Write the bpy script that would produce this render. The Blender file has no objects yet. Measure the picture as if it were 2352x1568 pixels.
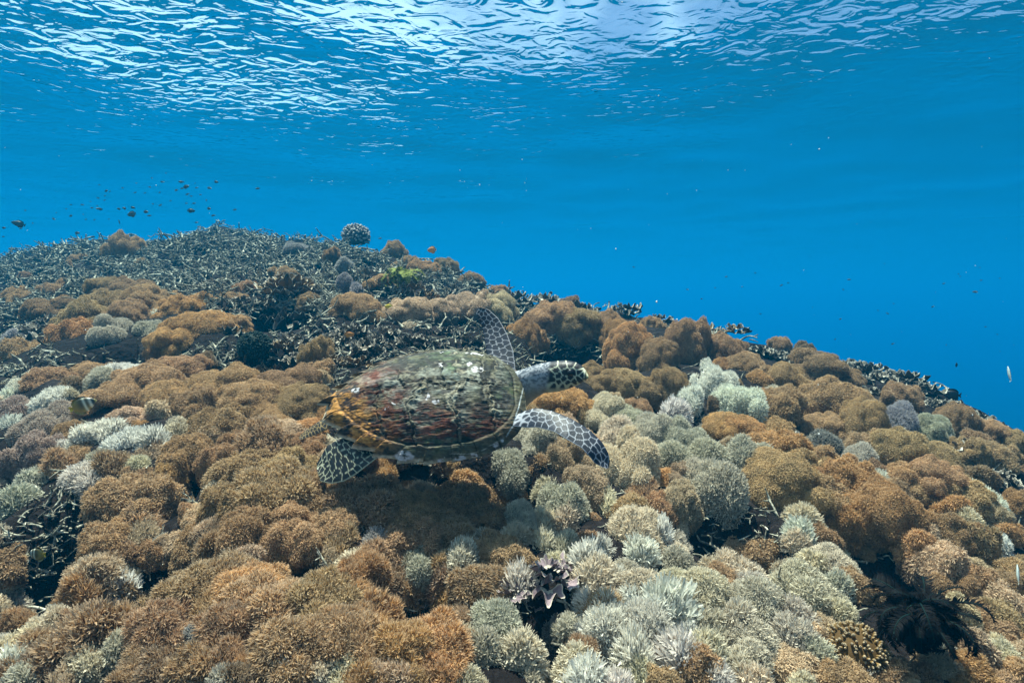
import bpy, math, random, numpy as np
from mathutils import Vector, Matrix, Euler
R = math.radians
# ---------------------------------------------------------------- camera, world, sun, exposure
S = bpy.context.scene
COL = S.collection
W0, H0, LENS = 2352.0, 1568.0, 20.0          # picture space used for measuring
FPX = W0 * LENS / 36.0
PITCH = math.atan((784 - 690) / FPX)
cam_d = bpy.data.cameras.new("camera"); cam = bpy.data.objects.new("camera", cam_d); COL.objects.link(cam)
cam_d.lens = LENS; cam_d.sensor_width = 36.0; cam_d.clip_start = 0.05; cam_d.clip_end = 500
cam.location = (0, 0, 0); cam.rotation_euler = (R(90) - PITCH, 0, 0)
S.camera = cam
SUN_EL, SUN_AZ = R(72), R(-20)                # azimuth clockwise from +Y
sun_d = bpy.data.lights.new("sun", 'SUN'); sun = bpy.data.objects.new("sun", sun_d); COL.objects.link(sun)
sun_d.energy = 5.0; sun_d.angle = R(0.6); sun_d.color = (1.0, 0.90, 0.76)
sv = Vector((math.cos(SUN_EL) * math.sin(SUN_AZ), math.cos(SUN_EL) * math.cos(SUN_AZ), math.sin(SUN_EL)))
sun.rotation_euler = sv.to_track_quat('Z', 'Y').to_euler()
wd = bpy.data.worlds.new("World"); S.world = wd; wd.use_nodes = True
nt = wd.node_tree; nt.nodes.clear()
def N(nt, t, **kw):
    n = nt.nodes.new(t)
    for k, v in kw.items():
        if k in n.inputs: n.inputs[k].default_value = v
        else: setattr(n, k, v)
    return n
def L(nt, a, b): nt.links.new(a, b)
sky = N(nt, 'ShaderNodeTexSky', sky_type='NISHITA', sun_disc=False, sun_elevation=SUN_EL, sun_rotation=SUN_AZ)
tc = N(nt, 'ShaderNodeTexCoord')
cn = N(nt, 'ShaderNodeTexNoise', Scale=2.6, Detail=5.0, Roughness=0.55)
L(nt, tc.outputs['Generated'], cn.inputs['Vector'])
cr = N(nt, 'ShaderNodeMapRange'); cr.inputs[1].default_value = 0.42; cr.inputs[2].default_value = 0.56
sx_ = N(nt, 'ShaderNodeSeparateXYZ'); L(nt, tc.outputs['Generated'], sx_.inputs[0])
ma_ = N(nt, 'ShaderNodeMath', operation='MULTIPLY_ADD'); ma_.inputs[1].default_value = -0.40; L(nt, sx_.outputs['X'], ma_.inputs[0]); L(nt, cn.outputs['Fac'], ma_.inputs[2]); L(nt, ma_.outputs[0], cr.inputs[0])
cm = N(nt, 'ShaderNodeMix', data_type='RGBA'); cm.inputs['B'].default_value = (6.5, 7.8, 9.0, 1)
L(nt, cr.outputs[0], cm.inputs['Factor']); L(nt, sky.outputs[0], cm.inputs['A'])
bg = N(nt, 'ShaderNodeBackground', Strength=0.06); wo = N(nt, 'ShaderNodeOutputWorld')
L(nt, cm.outputs['Result'], bg.inputs['Color']); L(nt, bg.outputs[0], wo.inputs['Surface'])
S.view_settings.view_transform = 'Standard'; S.view_settings.look = 'None'; S.view_settings.gamma = 1
S.view_settings.exposure = 1.48
cy = S.cycles
cy.use_denoising = True; cy.denoiser = 'OPENIMAGEDENOISE'
cy.max_bounces = 6; cy.diffuse_bounces = 1; cy.glossy_bounces = 2; cy.transmission_bounces = 2; cy.volume_bounces = 1
cy.transparent_max_bounces = 8; cy.use_adaptive_sampling = True; cy.adaptive_threshold = 0.015
cy.caustics_reflective = False; cy.caustics_refractive = False; cy.sample_clamp_indirect = 4

# ---------------------------------------------------------------- helpers
RNG = np.random.default_rng(7); random.seed(7)
def mesh(name, v, f, mats=(), smooth=True, attrs=None, col=None):
    """v (n,3); f: list of int arrays each (m,3) or (m,4)"""
    me = bpy.data.meshes.new(name); v = np.asarray(v, np.float32)
    if not isinstance(f, (list, tuple)): f = [f]
    f = [np.asarray(a, np.int32) for a in f if len(a)]
    lt = np.concatenate([np.full(len(a), a.shape[1], np.int32) for a in f])
    lv = np.concatenate([a.ravel() for a in f])
    ls = np.zeros(len(lt), np.int32); ls[1:] = np.cumsum(lt)[:-1]
    me.vertices.add(len(v)); me.vertices.foreach_set('co', v.ravel())
    me.loops.add(len(lv)); me.loops.foreach_set('vertex_index', lv)
    me.polygons.add(len(lt)); me.polygons.foreach_set('loop_start', ls); me.polygons.foreach_set('loop_total', lt)
    me.polygons.foreach_set('use_smooth', np.full(len(lt), smooth))
    me.update(calc_edges=True); me.validate()
    for k, a in (attrs or {}).items():
        at = me.attributes.new(k, 'FLOAT', 'POINT'); at.data.foreach_set('value', np.asarray(a, np.float32))
    if col is not None:
        at = me.attributes.new('Col', 'FLOAT_COLOR', 'POINT')
        c = np.ones((len(v), 4), np.float32); c[:, :3] = col; at.data.foreach_set('color', c.ravel())
    for m in mats: me.materials.append(m)
    return me
def ob(name, data, parent=None, loc=None, rot=None, scale=None):
    o = bpy.data.objects.new(name, data); COL.objects.link(o)
    if parent: o.parent = parent
    if loc is not None: o.location = loc
    if rot is not None: o.rotation_euler = rot
    if scale is not None: o.scale = scale
    return o
def tag(o, label=None, cat=None, group=None, kind=None):
    if label: o['label'] = label
    if cat: o['category'] = cat
    if group: o['group'] = group
    if kind: o['kind'] = kind
    return o
def _h(*a):
    n = np.zeros(np.broadcast(*a).shape, np.uint32)
    for i, x in enumerate(a):
        n = (n ^ (np.asarray(x).astype(np.int64).astype(np.uint32) * np.uint32((374761393, 668265263, 2246822519)[i])))
        n = (n ^ (n >> np.uint32(13))) * np.uint32(1274126177); n = n ^ (n >> np.uint32(16))
    return n.astype(np.float64) / 4294967295.0
def vn2(x, y, seed=0):
    x = np.asarray(x, float) + seed * 17.3; y = np.asarray(y, float) + seed * 9.1
    i, j = np.floor(x), np.floor(y); u, w = x - i, y - j
    u = u * u * (3 - 2 * u); w = w * w * (3 - 2 * w)
    a, b, c, d = _h(i, j), _h(i + 1, j), _h(i, j + 1), _h(i + 1, j + 1)
    return (a * (1 - u) + b * u) * (1 - w) + (c * (1 - u) + d * u) * w - 0.5
def fbm(x, y, seed=0, o=4, g=0.5):
    s = 0; a = 1.0
    for k in range(o): s = s + a * vn2(x * 2 ** k, y * 2 ** k, seed + k); a *= g
    return s
def grid_faces(nu, nv, cu=False, cv=False):
    i = np.arange(nu if cu else nu - 1); j = np.arange(nv if cv else nv - 1)
    I, J = np.meshgrid(i, j, indexing='ij'); I, J = I.ravel(), J.ravel(); I2, J2 = (I + 1) % nu, (J + 1) % nv
    return np.stack([I * nv + J, I2 * nv + J, I2 * nv + J2, I * nv + J2], 1)
def smooth(e0, e1, x):
    t = np.clip((x - e0) / (e1 - e0), 0, 1); return t * t * (3 - 2 * t)

# ---------------------------------------------------------------- reef shape
CAMR = np.array(cam.rotation_euler.to_matrix())
def ray(u, v):
    d = CAMR @ np.array([(u - W0 / 2) / FPX, -(v - H0 / 2) / FPX, -1.0]); return d / np.linalg.norm(d)
def at(u, v, dist):
    """point seen at measured picture position, at forward distance"""
    d = ray(u, v); return d * (dist / d[1])
def proj(p):
    q = np.asarray(p) @ CAMR; return W0 / 2 + FPX * q[..., 0] / -q[..., 2], H0 / 2 - FPX * q[..., 1] / -q[..., 2]
SKYL = [(-900, 640), (-300, 610), (0, 592), (120, 556), (250, 538), (380, 530), (500, 515), (640, 528), (760, 540), (860, 566), (960, 590), (1110, 648), (1250, 680), (1420, 700),
        (1560, 728), (1700, 752), (1830, 794), (1920, 824), (2060, 852), (2160, 890), (2250, 932), (2352, 980), (2600, 1120), (3300, 1350)]
_sd = [ray(*p) for p in SKYL]
SK_A = np.array([d[0] / d[1] for d in _sd]); SK_K = np.array([d[2] / d[1] for d in _sd])
YC_U = [-900, 0, 500, 1100, 1700, 2352, 3300]; YC_V = [8.5, 8.5, 8.2, 6.2, 5.2, 3.9, 3.0]
YC_A = np.array([ray(u, 700)[0] / ray(u, 700)[1] for u in YC_U])
PITS = []                                    # dark hollows between the coral mounds
def terrain(x, y, rough=True):
    x = np.asarray(x, float); y = np.asarray(y, float)
    ye = np.sqrt(np.maximum(y, 0) ** 2 + 0.25) + 0.0
    ye = np.maximum(ye, 0.5)
    a = np.clip(x / ye, -2.2, 2.2)
    k = np.interp(a, SK_A, SK_K) - 0.012; yc = np.interp(a, YC_A, np.array(YC_V))
    q = np.clip(ye / yc, 0, 1)
    z = k * ye - 1.0 * (1 - q ** 1.6) ** 1.7
    over = np.maximum(ye - yc, 0)
    z = z - np.where(ye > yc, k * over, 0) * 0.9 - 0.55 * over ** 1.15
    floor = np.maximum(-2.6 - 0.03 * ye ** 2, -18.0) + 1.1 * fbm(x * 0.22, y * 0.22, 5, 3)
    s = 6.0; m = np.maximum(z, floor); z = m + np.log(np.exp(s * (z - m)) + np.exp(s * (floor - m))) / s
    for cx, cy_, wx__, wy__, dp in PITS:
        z = z - dp * np.exp(-((((x - cx) / wx__) ** 2 + ((y - cy_) / wy__) ** 2) ** 2))
    if rough:
        z = z + 0.11 * fbm(x * 1.6, y * 1.6, 1, 3) * np.clip(ye / 2.5, 0.5, 1.6) + 0.05 * fbm(x * 6, y * 6, 2, 3)
    return z
def hit(u, v, rough=False, tmax=14.0):
    d = ray(u, v); t = np.geomspace(0.7, tmax, 500)
    p = t[:, None] * d; b = np.nonzero(p[:, 2] < terrain(p[:, 0], p[:, 1], rough))[0]
    return p[b[0]] if len(b) else None
BARE = ((100, 1270, 115, 150), (340, 1330, 120, 34), (1330, 815, 110, 50), (960, 1090, 120, 24), (1690, 1240, 120, 55), (270, 840, 110, 30), (560, 850, 110, 45), (2030, 1290, 90, 70), (1160, 1130, 90, 40), (1900, 1010, 60, 30), (1620, 980, 40, 30), (690, 1290, 40, 20), (950, 1390, 90, 20), (640, 720, 60, 25), (1250, 1470, 50, 26), (430, 1130, 30, 20), (2150, 1180, 40, 20))
_p = []
for a_, b_, rx_, ry_ in BARE:
    h_ = hit(a_, b_); l_ = hit(a_, b_ + ry_); 
    if h_ is not None and l_ is not None: _p.append((h_[0], h_[1], rx_ / FPX * h_[1] * 0.95, max(abs(h_[1] - l_[1]), 0.12), 0.34 * min(1.4, h_[1] / 1.6)))
PITS += _p
# ---------------------------------------------------------------- materials
def mat(name):
    m = bpy.data.materials.new(name); m.use_nodes = True; t = m.node_tree; t.nodes.clear()
    o = N(t, 'ShaderNodeOutputMaterial'); b = N(t, 'ShaderNodeBsdfPrincipled'); L(t, b.outputs[0], o.inputs[0])
    return m, t, b, o
def ramp(t, fac, stops):
    r = N(t, 'ShaderNodeValToRGB'); e = r.color_ramp.elements
    while len(e) < len(stops): e.new(0.5)
    for q, (p, c) in zip(e, stops): q.position = p; q.color = (*c, 1)
    L(t, fac, r.inputs[0]); return r.outputs[0]
# reef rock
m_reef, t, b, o = mat("reef_rock"); b.inputs['Roughness'].default_value = 0.95; b.inputs['Specular IOR Level'].default_value = 0.1
g = N(t, 'ShaderNodeNewGeometry'); n1 = N(t, 'ShaderNodeTexNoise', Scale=9.0, Detail=8.0, Roughness=0.7); L(t, g.outputs['Position'], n1.inputs['Vector'])
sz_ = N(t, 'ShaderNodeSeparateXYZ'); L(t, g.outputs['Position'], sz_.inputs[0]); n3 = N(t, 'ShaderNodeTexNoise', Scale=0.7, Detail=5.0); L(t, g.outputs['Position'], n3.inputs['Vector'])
sr_ = N(t, 'ShaderNodeMapRange'); sr_.inputs[1].default_value = -1.5; sr_.inputs[2].default_value = -2.6; L(t, sz_.outputs['Z'], sr_.inputs[0])      # deeper slope painted paler, towards the brightness of the hazy water
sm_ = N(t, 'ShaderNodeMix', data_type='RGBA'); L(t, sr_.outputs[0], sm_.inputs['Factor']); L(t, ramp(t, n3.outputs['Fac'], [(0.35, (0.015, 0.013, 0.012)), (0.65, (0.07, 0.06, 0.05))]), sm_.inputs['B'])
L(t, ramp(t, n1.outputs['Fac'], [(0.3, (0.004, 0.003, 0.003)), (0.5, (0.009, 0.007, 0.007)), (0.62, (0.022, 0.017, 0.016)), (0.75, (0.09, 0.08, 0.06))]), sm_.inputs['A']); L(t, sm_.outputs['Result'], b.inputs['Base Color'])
n2 = N(t, 'ShaderNodeTexNoise', Scale=28.0, Detail=6.0); L(t, g.outputs['Position'], n2.inputs['Vector'])
bm = N(t, 'ShaderNodeBump', Strength=1.0, Distance=0.03); L(t, n2.outputs['Fac'], bm.inputs['Height']); L(t, bm.outputs[0], b.inputs['Normal'])
# ground sheet: warped grid, dense near the camera
n = 480
s = np.linspace(-1, 1, n); gx = 290 * np.sinh(5.4 * s) / np.sinh(5.4)
s = np.linspace(-0.62, 1, n); gy = 1.8 + 290 * np.sinh(5.2 * s) / np.sinh(5.2)
GX, GY = np.meshgrid(gx, gy, indexing='ij'); GZ = terrain(GX, GY)
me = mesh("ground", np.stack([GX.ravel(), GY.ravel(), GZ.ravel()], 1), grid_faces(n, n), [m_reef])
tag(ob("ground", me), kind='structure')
# water surface seen from below
DEPTH = 4.3
m_ws = bpy.data.materials.new("water_surface"); m_ws.use_nodes = True; t = m_ws.node_tree; t.nodes.clear()
o = N(t, 'ShaderNodeOutputMaterial'); mx = N(t, 'ShaderNodeMixShader'); tr = N(t, 'ShaderNodeBsdfTransparent'); gl = N(t, 'ShaderNodeBsdfGlossy', Roughness=0.02)
fr = N(t, 'ShaderNodeFresnel', IOR=1.10); g = N(t, 'ShaderNodeNewGeometry')
mp = N(t, 'ShaderNodeMapping'); mp.inputs['Scale'].default_value = (0.75, 1.0, 1.0); mp.inputs['Rotation'].default_value = (0, 0, R(-18))
L(t, g.outputs['Position'], mp.inputs['Vector'])
w1 = N(t, 'ShaderNodeTexNoise', Scale=3.3, Detail=2.0, Roughness=0.4, Distortion=0.9); L(t, mp.outputs[0], w1.inputs['Vector'])
w2 = N(t, 'ShaderNodeTexNoise', Scale=0.55, Detail=2.0); L(t, g.outputs['Position'], w2.inputs['Vector'])
w3 = N(t, 'ShaderNodeMapRange'); w3.inputs[1].default_value = 0.3; w3.inputs[2].default_value = 0.7; w3.inputs[3].default_value = 0.25; w3.inputs[4].default_value = 1.3; L(t, w2.outputs['Fac'], w3.inputs[0])
wx_ = N(t, 'ShaderNodeSeparateXYZ'); L(t, g.outputs['Position'], wx_.inputs[0]); w5 = N(t, 'ShaderNodeMapRange'); w5.inputs[1].default_value = -5; w5.inputs[2].default_value = 6; w5.inputs[3].default_value = 1.6; w5.inputs[4].default_value = 0.55; L(t, wx_.outputs['X'], w5.inputs[0])
w6 = N(t, 'ShaderNodeMath', operation='MULTIPLY'); L(t, w3.outputs[0], w6.inputs[0]); L(t, w5.outputs[0], w6.inputs[1])
w4 = N(t, 'ShaderNodeMath', operation='MULTIPLY'); L(t, w1.outputs['Fac'], w4.inputs[0]); 
wl_ = N(t, 'ShaderNodeVectorMath', operation='LENGTH'); L(t, g.outputs['Position'], wl_.inputs[0]); wf_ = N(t, 'ShaderNodeMapRange'); wf_.inputs[1].default_value = 8; wf_.inputs[2].default_value = 20; wf_.inputs[3].default_value = 1.0; wf_.inputs[4].default_value = 0.3; L(t, wl_.outputs['Value'], wf_.inputs[0])
w7 = N(t, 'ShaderNodeMath', operation='MULTIPLY'); L(t, w6.outputs[0], w7.inputs[0]); L(t, wf_.outputs[0], w7.inputs[1]); L(t, w7.outputs[0], w4.inputs[1])
b1 = N(t, 'ShaderNodeBump', Strength=1.0, Distance=0.074); L(t, w4.outputs[0], b1.inputs['Height'])
for q in (fr, gl): L(t, b1.outputs[0], q.inputs['Normal'])
L(t, fr.outputs[0], mx.inputs[0]); L(t, tr.outputs[0], mx.inputs[1]); L(t, gl.outputs[0], mx.inputs[2]); L(t, mx.outputs[0], o.inputs[0])
nw = 260
s = np.linspace(-1, 1, nw); wx = 290 * np.sinh(4 * s) / np.sinh(4); WX, WY = np.meshgrid(wx, wx + 5, indexing='ij')
WZ = DEPTH + 0.20 * fbm(WX * 0.3, WY * 0.35, 11, 2)
tag(ob("water_surface", mesh("water_surface", np.stack([WX.ravel(), WY.ravel(), WZ.ravel()], 1), grid_faces(nw, nw), [m_ws])), kind='structure')
# the water body itself
m_hz = bpy.data.materials.new("sea_water"); m_hz.use_nodes = True; t = m_hz.node_tree; t.nodes.clear()
o = N(t, 'ShaderNodeOutputMaterial'); pv = N(t, 'ShaderNodeVolumePrincipled'); L(t, pv.outputs[0], o.inputs['Volume'])
pv.inputs['Density'].default_value = 0.06
pv.inputs['Color'].default_value = (0.001, 0.095, 0.19, 1); pv.inputs['Absorption Color'].default_value = (0.02, 0.40, 0.62, 1)
pv.inputs['Anisotropy'].default_value = 0.3
def box(x0, x1, y0, y1, z0, z1):
    v = [(x, y, z) for x in (x0, x1) for y in (y0, y1) for z in (z0, z1)]
    return np.array(v), np.array([(0, 1, 3, 2), (4, 6, 7, 5), (0, 4, 5, 1), (2, 3, 7, 6), (0, 2, 6, 4), (1, 5, 7, 3)])
bv, bf = box(-300, 300, -300, 310, GZ.min() - 1.0, DEPTH + 0.25)
tag(ob("haze", mesh("haze", bv, bf, [m_hz], smooth=False)), kind='stuff')
# ---------------------------------------------------------------- soft corals
def coral_mat(name, rough=0.8, tipmix=0.5, root=0.35, noise=30.0, soft=0.0):
    """colour from the object, lighter towards tentacle tips (attribute t), mottled"""
    m, t, b, o = mat(name); b.inputs['Roughness'].default_value = rough; b.inputs['Specular IOR Level'].default_value = 0.15
    oi = N(t, 'ShaderNodeObjectInfo'); a = N(t, 'ShaderNodeAttribute', attribute_name='t')
    g = N(t, 'ShaderNodeNewGeometry'); nz = N(t, 'ShaderNodeTexNoise', Scale=noise, Detail=3.0); L(t, g.outputs['Position'], nz.inputs['Vector'])
    hs = N(t, 'ShaderNodeMapRange'); hs.inputs[1].default_value = 0.3; hs.inputs[2].default_value = 0.7; hs.inputs[3].default_value = 0.72; hs.inputs[4].default_value = 1.25
    L(t, nz.outputs['Fac'], hs.inputs[0])
    sc = N(t, 'ShaderNodeVectorMath', operation='SCALE'); L(t, oi.outputs['Color'], sc.inputs[0]); L(t, hs.outputs[0], sc.inputs['Scale'])
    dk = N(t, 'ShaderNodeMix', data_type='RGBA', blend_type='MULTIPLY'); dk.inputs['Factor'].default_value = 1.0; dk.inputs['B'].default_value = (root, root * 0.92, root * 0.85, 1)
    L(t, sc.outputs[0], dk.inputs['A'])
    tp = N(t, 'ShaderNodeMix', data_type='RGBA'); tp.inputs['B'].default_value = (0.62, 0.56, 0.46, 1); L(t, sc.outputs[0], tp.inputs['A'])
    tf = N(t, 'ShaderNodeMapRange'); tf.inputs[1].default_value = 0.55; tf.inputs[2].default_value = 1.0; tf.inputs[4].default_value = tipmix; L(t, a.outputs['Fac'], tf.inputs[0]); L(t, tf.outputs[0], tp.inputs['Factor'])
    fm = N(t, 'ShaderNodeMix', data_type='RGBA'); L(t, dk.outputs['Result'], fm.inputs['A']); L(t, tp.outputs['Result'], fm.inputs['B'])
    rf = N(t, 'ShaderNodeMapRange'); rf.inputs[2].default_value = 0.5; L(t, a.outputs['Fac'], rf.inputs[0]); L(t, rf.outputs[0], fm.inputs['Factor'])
    L(t, fm.outputs['Result'], b.inputs['Base Color'])
    if soft:
        tl = N(t, 'ShaderNodeBsdfTranslucent'); L(t, fm.outputs['Result'], tl.inputs['Color']); ms = N(t, 'ShaderNodeMixShader'); ms.inputs[0].default_value = soft
        L(t, b.outputs[0], ms.inputs[1]); L(t, tl.outputs[0], ms.inputs[2]); L(t, ms.outputs[0], o.inputs['Surface'])
    return m
m_polyp = coral_mat("soft_coral_polyps", tipmix=0.22, root=0.6, soft=0.42)
m_mop = coral_mat("soft_coral_tentacles", tipmix=0.5, root=0.6, soft=0.4)
m_tuft = coral_mat("soft_coral_tufts", tipmix=0.35, root=0.45, soft=0.4)
m_body, t_, b_, o_ = mat("soft_coral_body"); b_.inputs['Roughness'].default_value = 0.9
oi_ = N(t_, 'ShaderNodeObjectInfo'); sc_ = N(t_, 'ShaderNodeVectorMath', operation='SCALE'); sc_.inputs['Scale'].default_value = 0.55
L(t_, oi_.outputs['Color'], sc_.inputs[0]); L(t_, sc_.outputs[0], b_.inputs['Base Color'])

def unit(a): return a / np.maximum(np.linalg.norm(a, axis=-1, keepdims=True), 1e-9)
def fib(n, zmin=-1.0):
    k = np.arange(n) + 0.5; z = 1 - (1 - zmin) * k / n; ph = k * 2.399963
    r = np.sqrt(np.maximum(0, 1 - z * z)); return np.stack([r * np.cos(ph), r * np.sin(ph), z], 1)
def frames(n):
    h = np.where(np.abs(n[:, 2:3]) < 0.9, np.array([[0, 0, 1.0]]), np.array([[1.0, 0, 0]]))
    a = unit(np.cross(n, h)); return a, np.cross(n, a)
def soft_coral(Rr, hgt, n1, r1, n2, r2, spacing, tn, tl, tw, spread, curl, seed, skirt=-0.25, comb=0.25):
    """mound of lobes; returns the body mesh and its coat of polyps. Rr radius (m), hgt relative height"""
    g = np.random.default_rng(seed)
    d = unit(fib(n1, skirt) + g.normal(0, 0.18, (n1, 3))); d[:, 2] = np.maximum(d[:, 2], skirt)
    rr1 = Rr * r1 * g.uniform(0.55, 1.32, n1); C1 = d * np.array([1, 1, hgt]) * (Rr - rr1)[:, None] * g.uniform(0.55, 1.16, (n1, 1)) * (1 + 0.22 * np.sin(2 * np.arctan2(d[:, 1:2], d[:, :1]) + seed))
    cs, rs = [C1], [rr1]
    if n2:
        for c, r in zip(C1, rr1):
            q = unit(fib(n2) + g.normal(0, 0.2, (n2, 3))); q = q[(q @ unit(c[None] + [[0, 0, 0.3 * Rr]])[0]) > -0.35]
            cs.append(c + q * r * g.uniform(0.85, 1.0, (len(q), 1))); rs.append(r2 * Rr * g.uniform(0.7, 1.3, len(q)))
    C = np.concatenate(cs + [np.zeros((1, 3))]); RR = np.concatenate(rs + [np.array([Rr * 0.55 * min(1, hgt)])])
    def rmax(D):                                       # outermost crossing of the rays D with the union of lobes
        out = np.zeros(len(D)); own = np.zeros(len(D), int)
        for k in range(0, len(D), 4000):
            b = D[k:k + 4000] @ C.T; disc = b * b - (np.sum(C * C, 1) - RR ** 2)[None]
            e = np.where(disc > 0, b + np.sqrt(np.maximum(disc, 0)), 0.02 * Rr); out[k:k + 4000] = e.max(1); own[k:k + 4000] = e.argmax(1)
        return out, own
    nu, nv = 56, 30
    th = np.linspace(0, 2 * np.pi, nu, endpoint=False); ph = np.linspace(0, 2.15, nv)
    T, P = np.meshgrid(th, ph, indexing='ij'); D = np.stack([np.sin(P) * np.cos(T), np.sin(P) * np.sin(T), np.cos(P)], -1).reshape(-1, 3)
    rad, _ = rmax(D); bv = D * (rad * 0.97)[:, None]
    body = mesh("soft_coral_body", bv, grid_faces(nu, nv, cu=True), [m_body])
    pts, nrm = [], []
    for c, r in zip(C, RR):
        k = max(6, int(4 * math.pi * r * r / spacing ** 2)); q = unit(fib(k) + g.normal(0, 0.35 / math.sqrt(k), (k, 3)))
        p = c + q * r; pts.append(p); nrm.append(q)
    pts = np.concatenate(pts); nrm = np.concatenate(nrm); l = np.linalg.norm(pts, axis=1)
    e, _ = rmax(pts / l[:, None]); ok = (l > e * 0.985) & (pts[:, 2] > -0.35 * Rr)
    pts, nrm = pts[ok], nrm[ok]
    # polyp axes: surface normal, combed by a slow random field so tufts lean together
    fx = vn2(pts[:, 0] * 14 + seed, pts[:, 1] * 14, seed) * 2; fy = vn2(pts[:, 1] * 14 + 7, pts[:, 2] * 14 + seed, seed + 3) * 2
    ax = unit(nrm + comb * 2.0 * np.stack([fx, fy, 0.4 + 0 * fx], 1) + g.normal(0, 0.16, pts.shape))
    n = len(pts); A, B = frames(ax)
    V, F, TT = [], [], []
    sz = g.uniform(0.75, 1.25, n)
    for j in range(tn):
        phi = 2 * np.pi * j / tn + g.uniform(0, 6.28, n) * (0.35 if tn > 2 else 1); sp = spread * g.uniform(0.5, 1.3, n)
        rad_ = A * np.cos(phi)[:, None] + B * np.sin(phi)[:, None]; tan_ = unit(np.cross(ax, rad_))
        d0 = unit(ax * np.cos(sp * 0.6)[:, None] + rad_ * np.sin(sp * 0.6)[:, None])
        d1 = unit(ax * np.cos(sp * 1.2 + curl)[:, None] + rad_ * np.sin(sp * 1.2 + curl)[:, None])
        le = (tl * sz * g.uniform(0.8, 1.2, n))[:, None]; w = (tw * sz)[:, None]
        p0 = pts - nrm * 0.002; p1 = p0 + d0 * le * 0.5; p2 = p1 + d1 * le * 0.5
        base = len(V) * 0
        q = np.stack([p0 - tan_ * w * 0.4, p0 + tan_ * w * 0.4, p1 - tan_ * w * 0.55, p1 + tan_ * w * 0.55, p2 - tan_ * w * 0.3, p2 + tan_ * w * 0.3], 1)
        V.append(q.reshape(-1, 3)); TT.append(np.tile([0, 0, 0.55, 0.55, 1, 1], n))
    V = np.concatenate(V); TT = np.concatenate(TT); m_ = len(V) // 6; b0 = np.arange(m_) * 6
    F = np.concatenate([np.stack([b0, b0 + 1, b0 + 3, b0 + 2], 1), np.stack([b0 + 2, b0 + 3, b0 + 5, b0 + 4], 1)])
    return body, V, F, TT
def soft_kind(mname, mt, **k):
    body, V, F, TT = soft_coral(**k)
    return body, mesh(mname, V, F, [mt], attrs={'t': TT}), k['Rr']
SOFT = {'B': {}, 'W': {}, 'F': {}, 'T': {}}
for sz_, (Rr, n1, r1, n2, r2, sp) in {'s': (0.055, 5, 0.55, 7, 0.26, 0.0058), 'm': (0.11, 9, 0.45, 10, 0.19, 0.0066), 'l': (0.19, 16, 0.38, 10, 0.13, 0.0082), 'x': (0.34, 26, 0.3, 11, 0.10, 0.012)}.items():
    SOFT['B'][sz_] = [soft_kind("polyps", m_polyp, Rr=Rr, hgt=h, n1=n1, r1=r1, n2=n2, r2=r2, spacing=sp, tn=6, tl=0.0115 if sz_ != 'x' else 0.016, tw=0.0018 if sz_ != 'x' else 0.0029, spread=0.75, curl=0.35, seed=sd + ord(sz_), comb=0.22)
                      for sd, h in ((1, 0.8), (2, 0.95), (3, 0.7))]
for sz_, (Rr, n1, r1, sp) in {'s': (0.05, 4, 0.66, 0.0070), 'm': (0.10, 9, 0.50, 0.0078), 'l': (0.18, 18, 0.36, 0.0092)}.items():
    SOFT['W'][sz_] = [soft_kind("tentacles", m_mop, Rr=Rr, hgt=h, n1=n1, r1=r1, n2=0, r2=0, spacing=sp, tn=6, tl=0.0165, tw=0.0025, spread=0.55, curl=0.15, seed=50 + sd + ord(sz_), comb=0.22)
                      for sd, h in ((1, 0.9), (2, 0.75), (3, 0.85))]

for sz_, (Rr, n1, r1, n2, r2, sp) in {'s': (0.055, 5, 0.55, 6, 0.28, 0.0075), 'm': (0.11, 8, 0.48, 7, 0.22, 0.0085), 'l': (0.19, 13, 0.42, 8, 0.16, 0.0105)}.items():
    SOFT['F'][sz_] = [soft_kind("polyps", m_tuft, Rr=Rr, hgt=h, n1=n1, r1=r1, n2=n2, r2=r2, spacing=sp, tn=7, tl=0.0185, tw=0.0020, spread=0.5, curl=0.12, seed=90 + sd + ord(sz_), comb=0.45) for sd, h in ((1, 0.7), (2, 0.85), (3, 0.6))]

for sz_, (Rr, n1, r1, sp) in {'s': (0.05, 4, 0.6, 0.0092), 'm': (0.10, 9, 0.46, 0.0100), 'l': (0.18, 18, 0.34, 0.0115)}.items():
    SOFT['T'][sz_] = [soft_kind("tentacles", m_mop, Rr=Rr, hgt=h, n1=n1, r1=r1, n2=0, r2=0, spacing=sp, tn=5, tl=0.0225, tw=0.0034, spread=0.6, curl=-0.15, seed=130 + sd + ord(sz_), comb=0.3) for sd, h in ((1, 0.8), (2, 0.65))]

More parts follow.
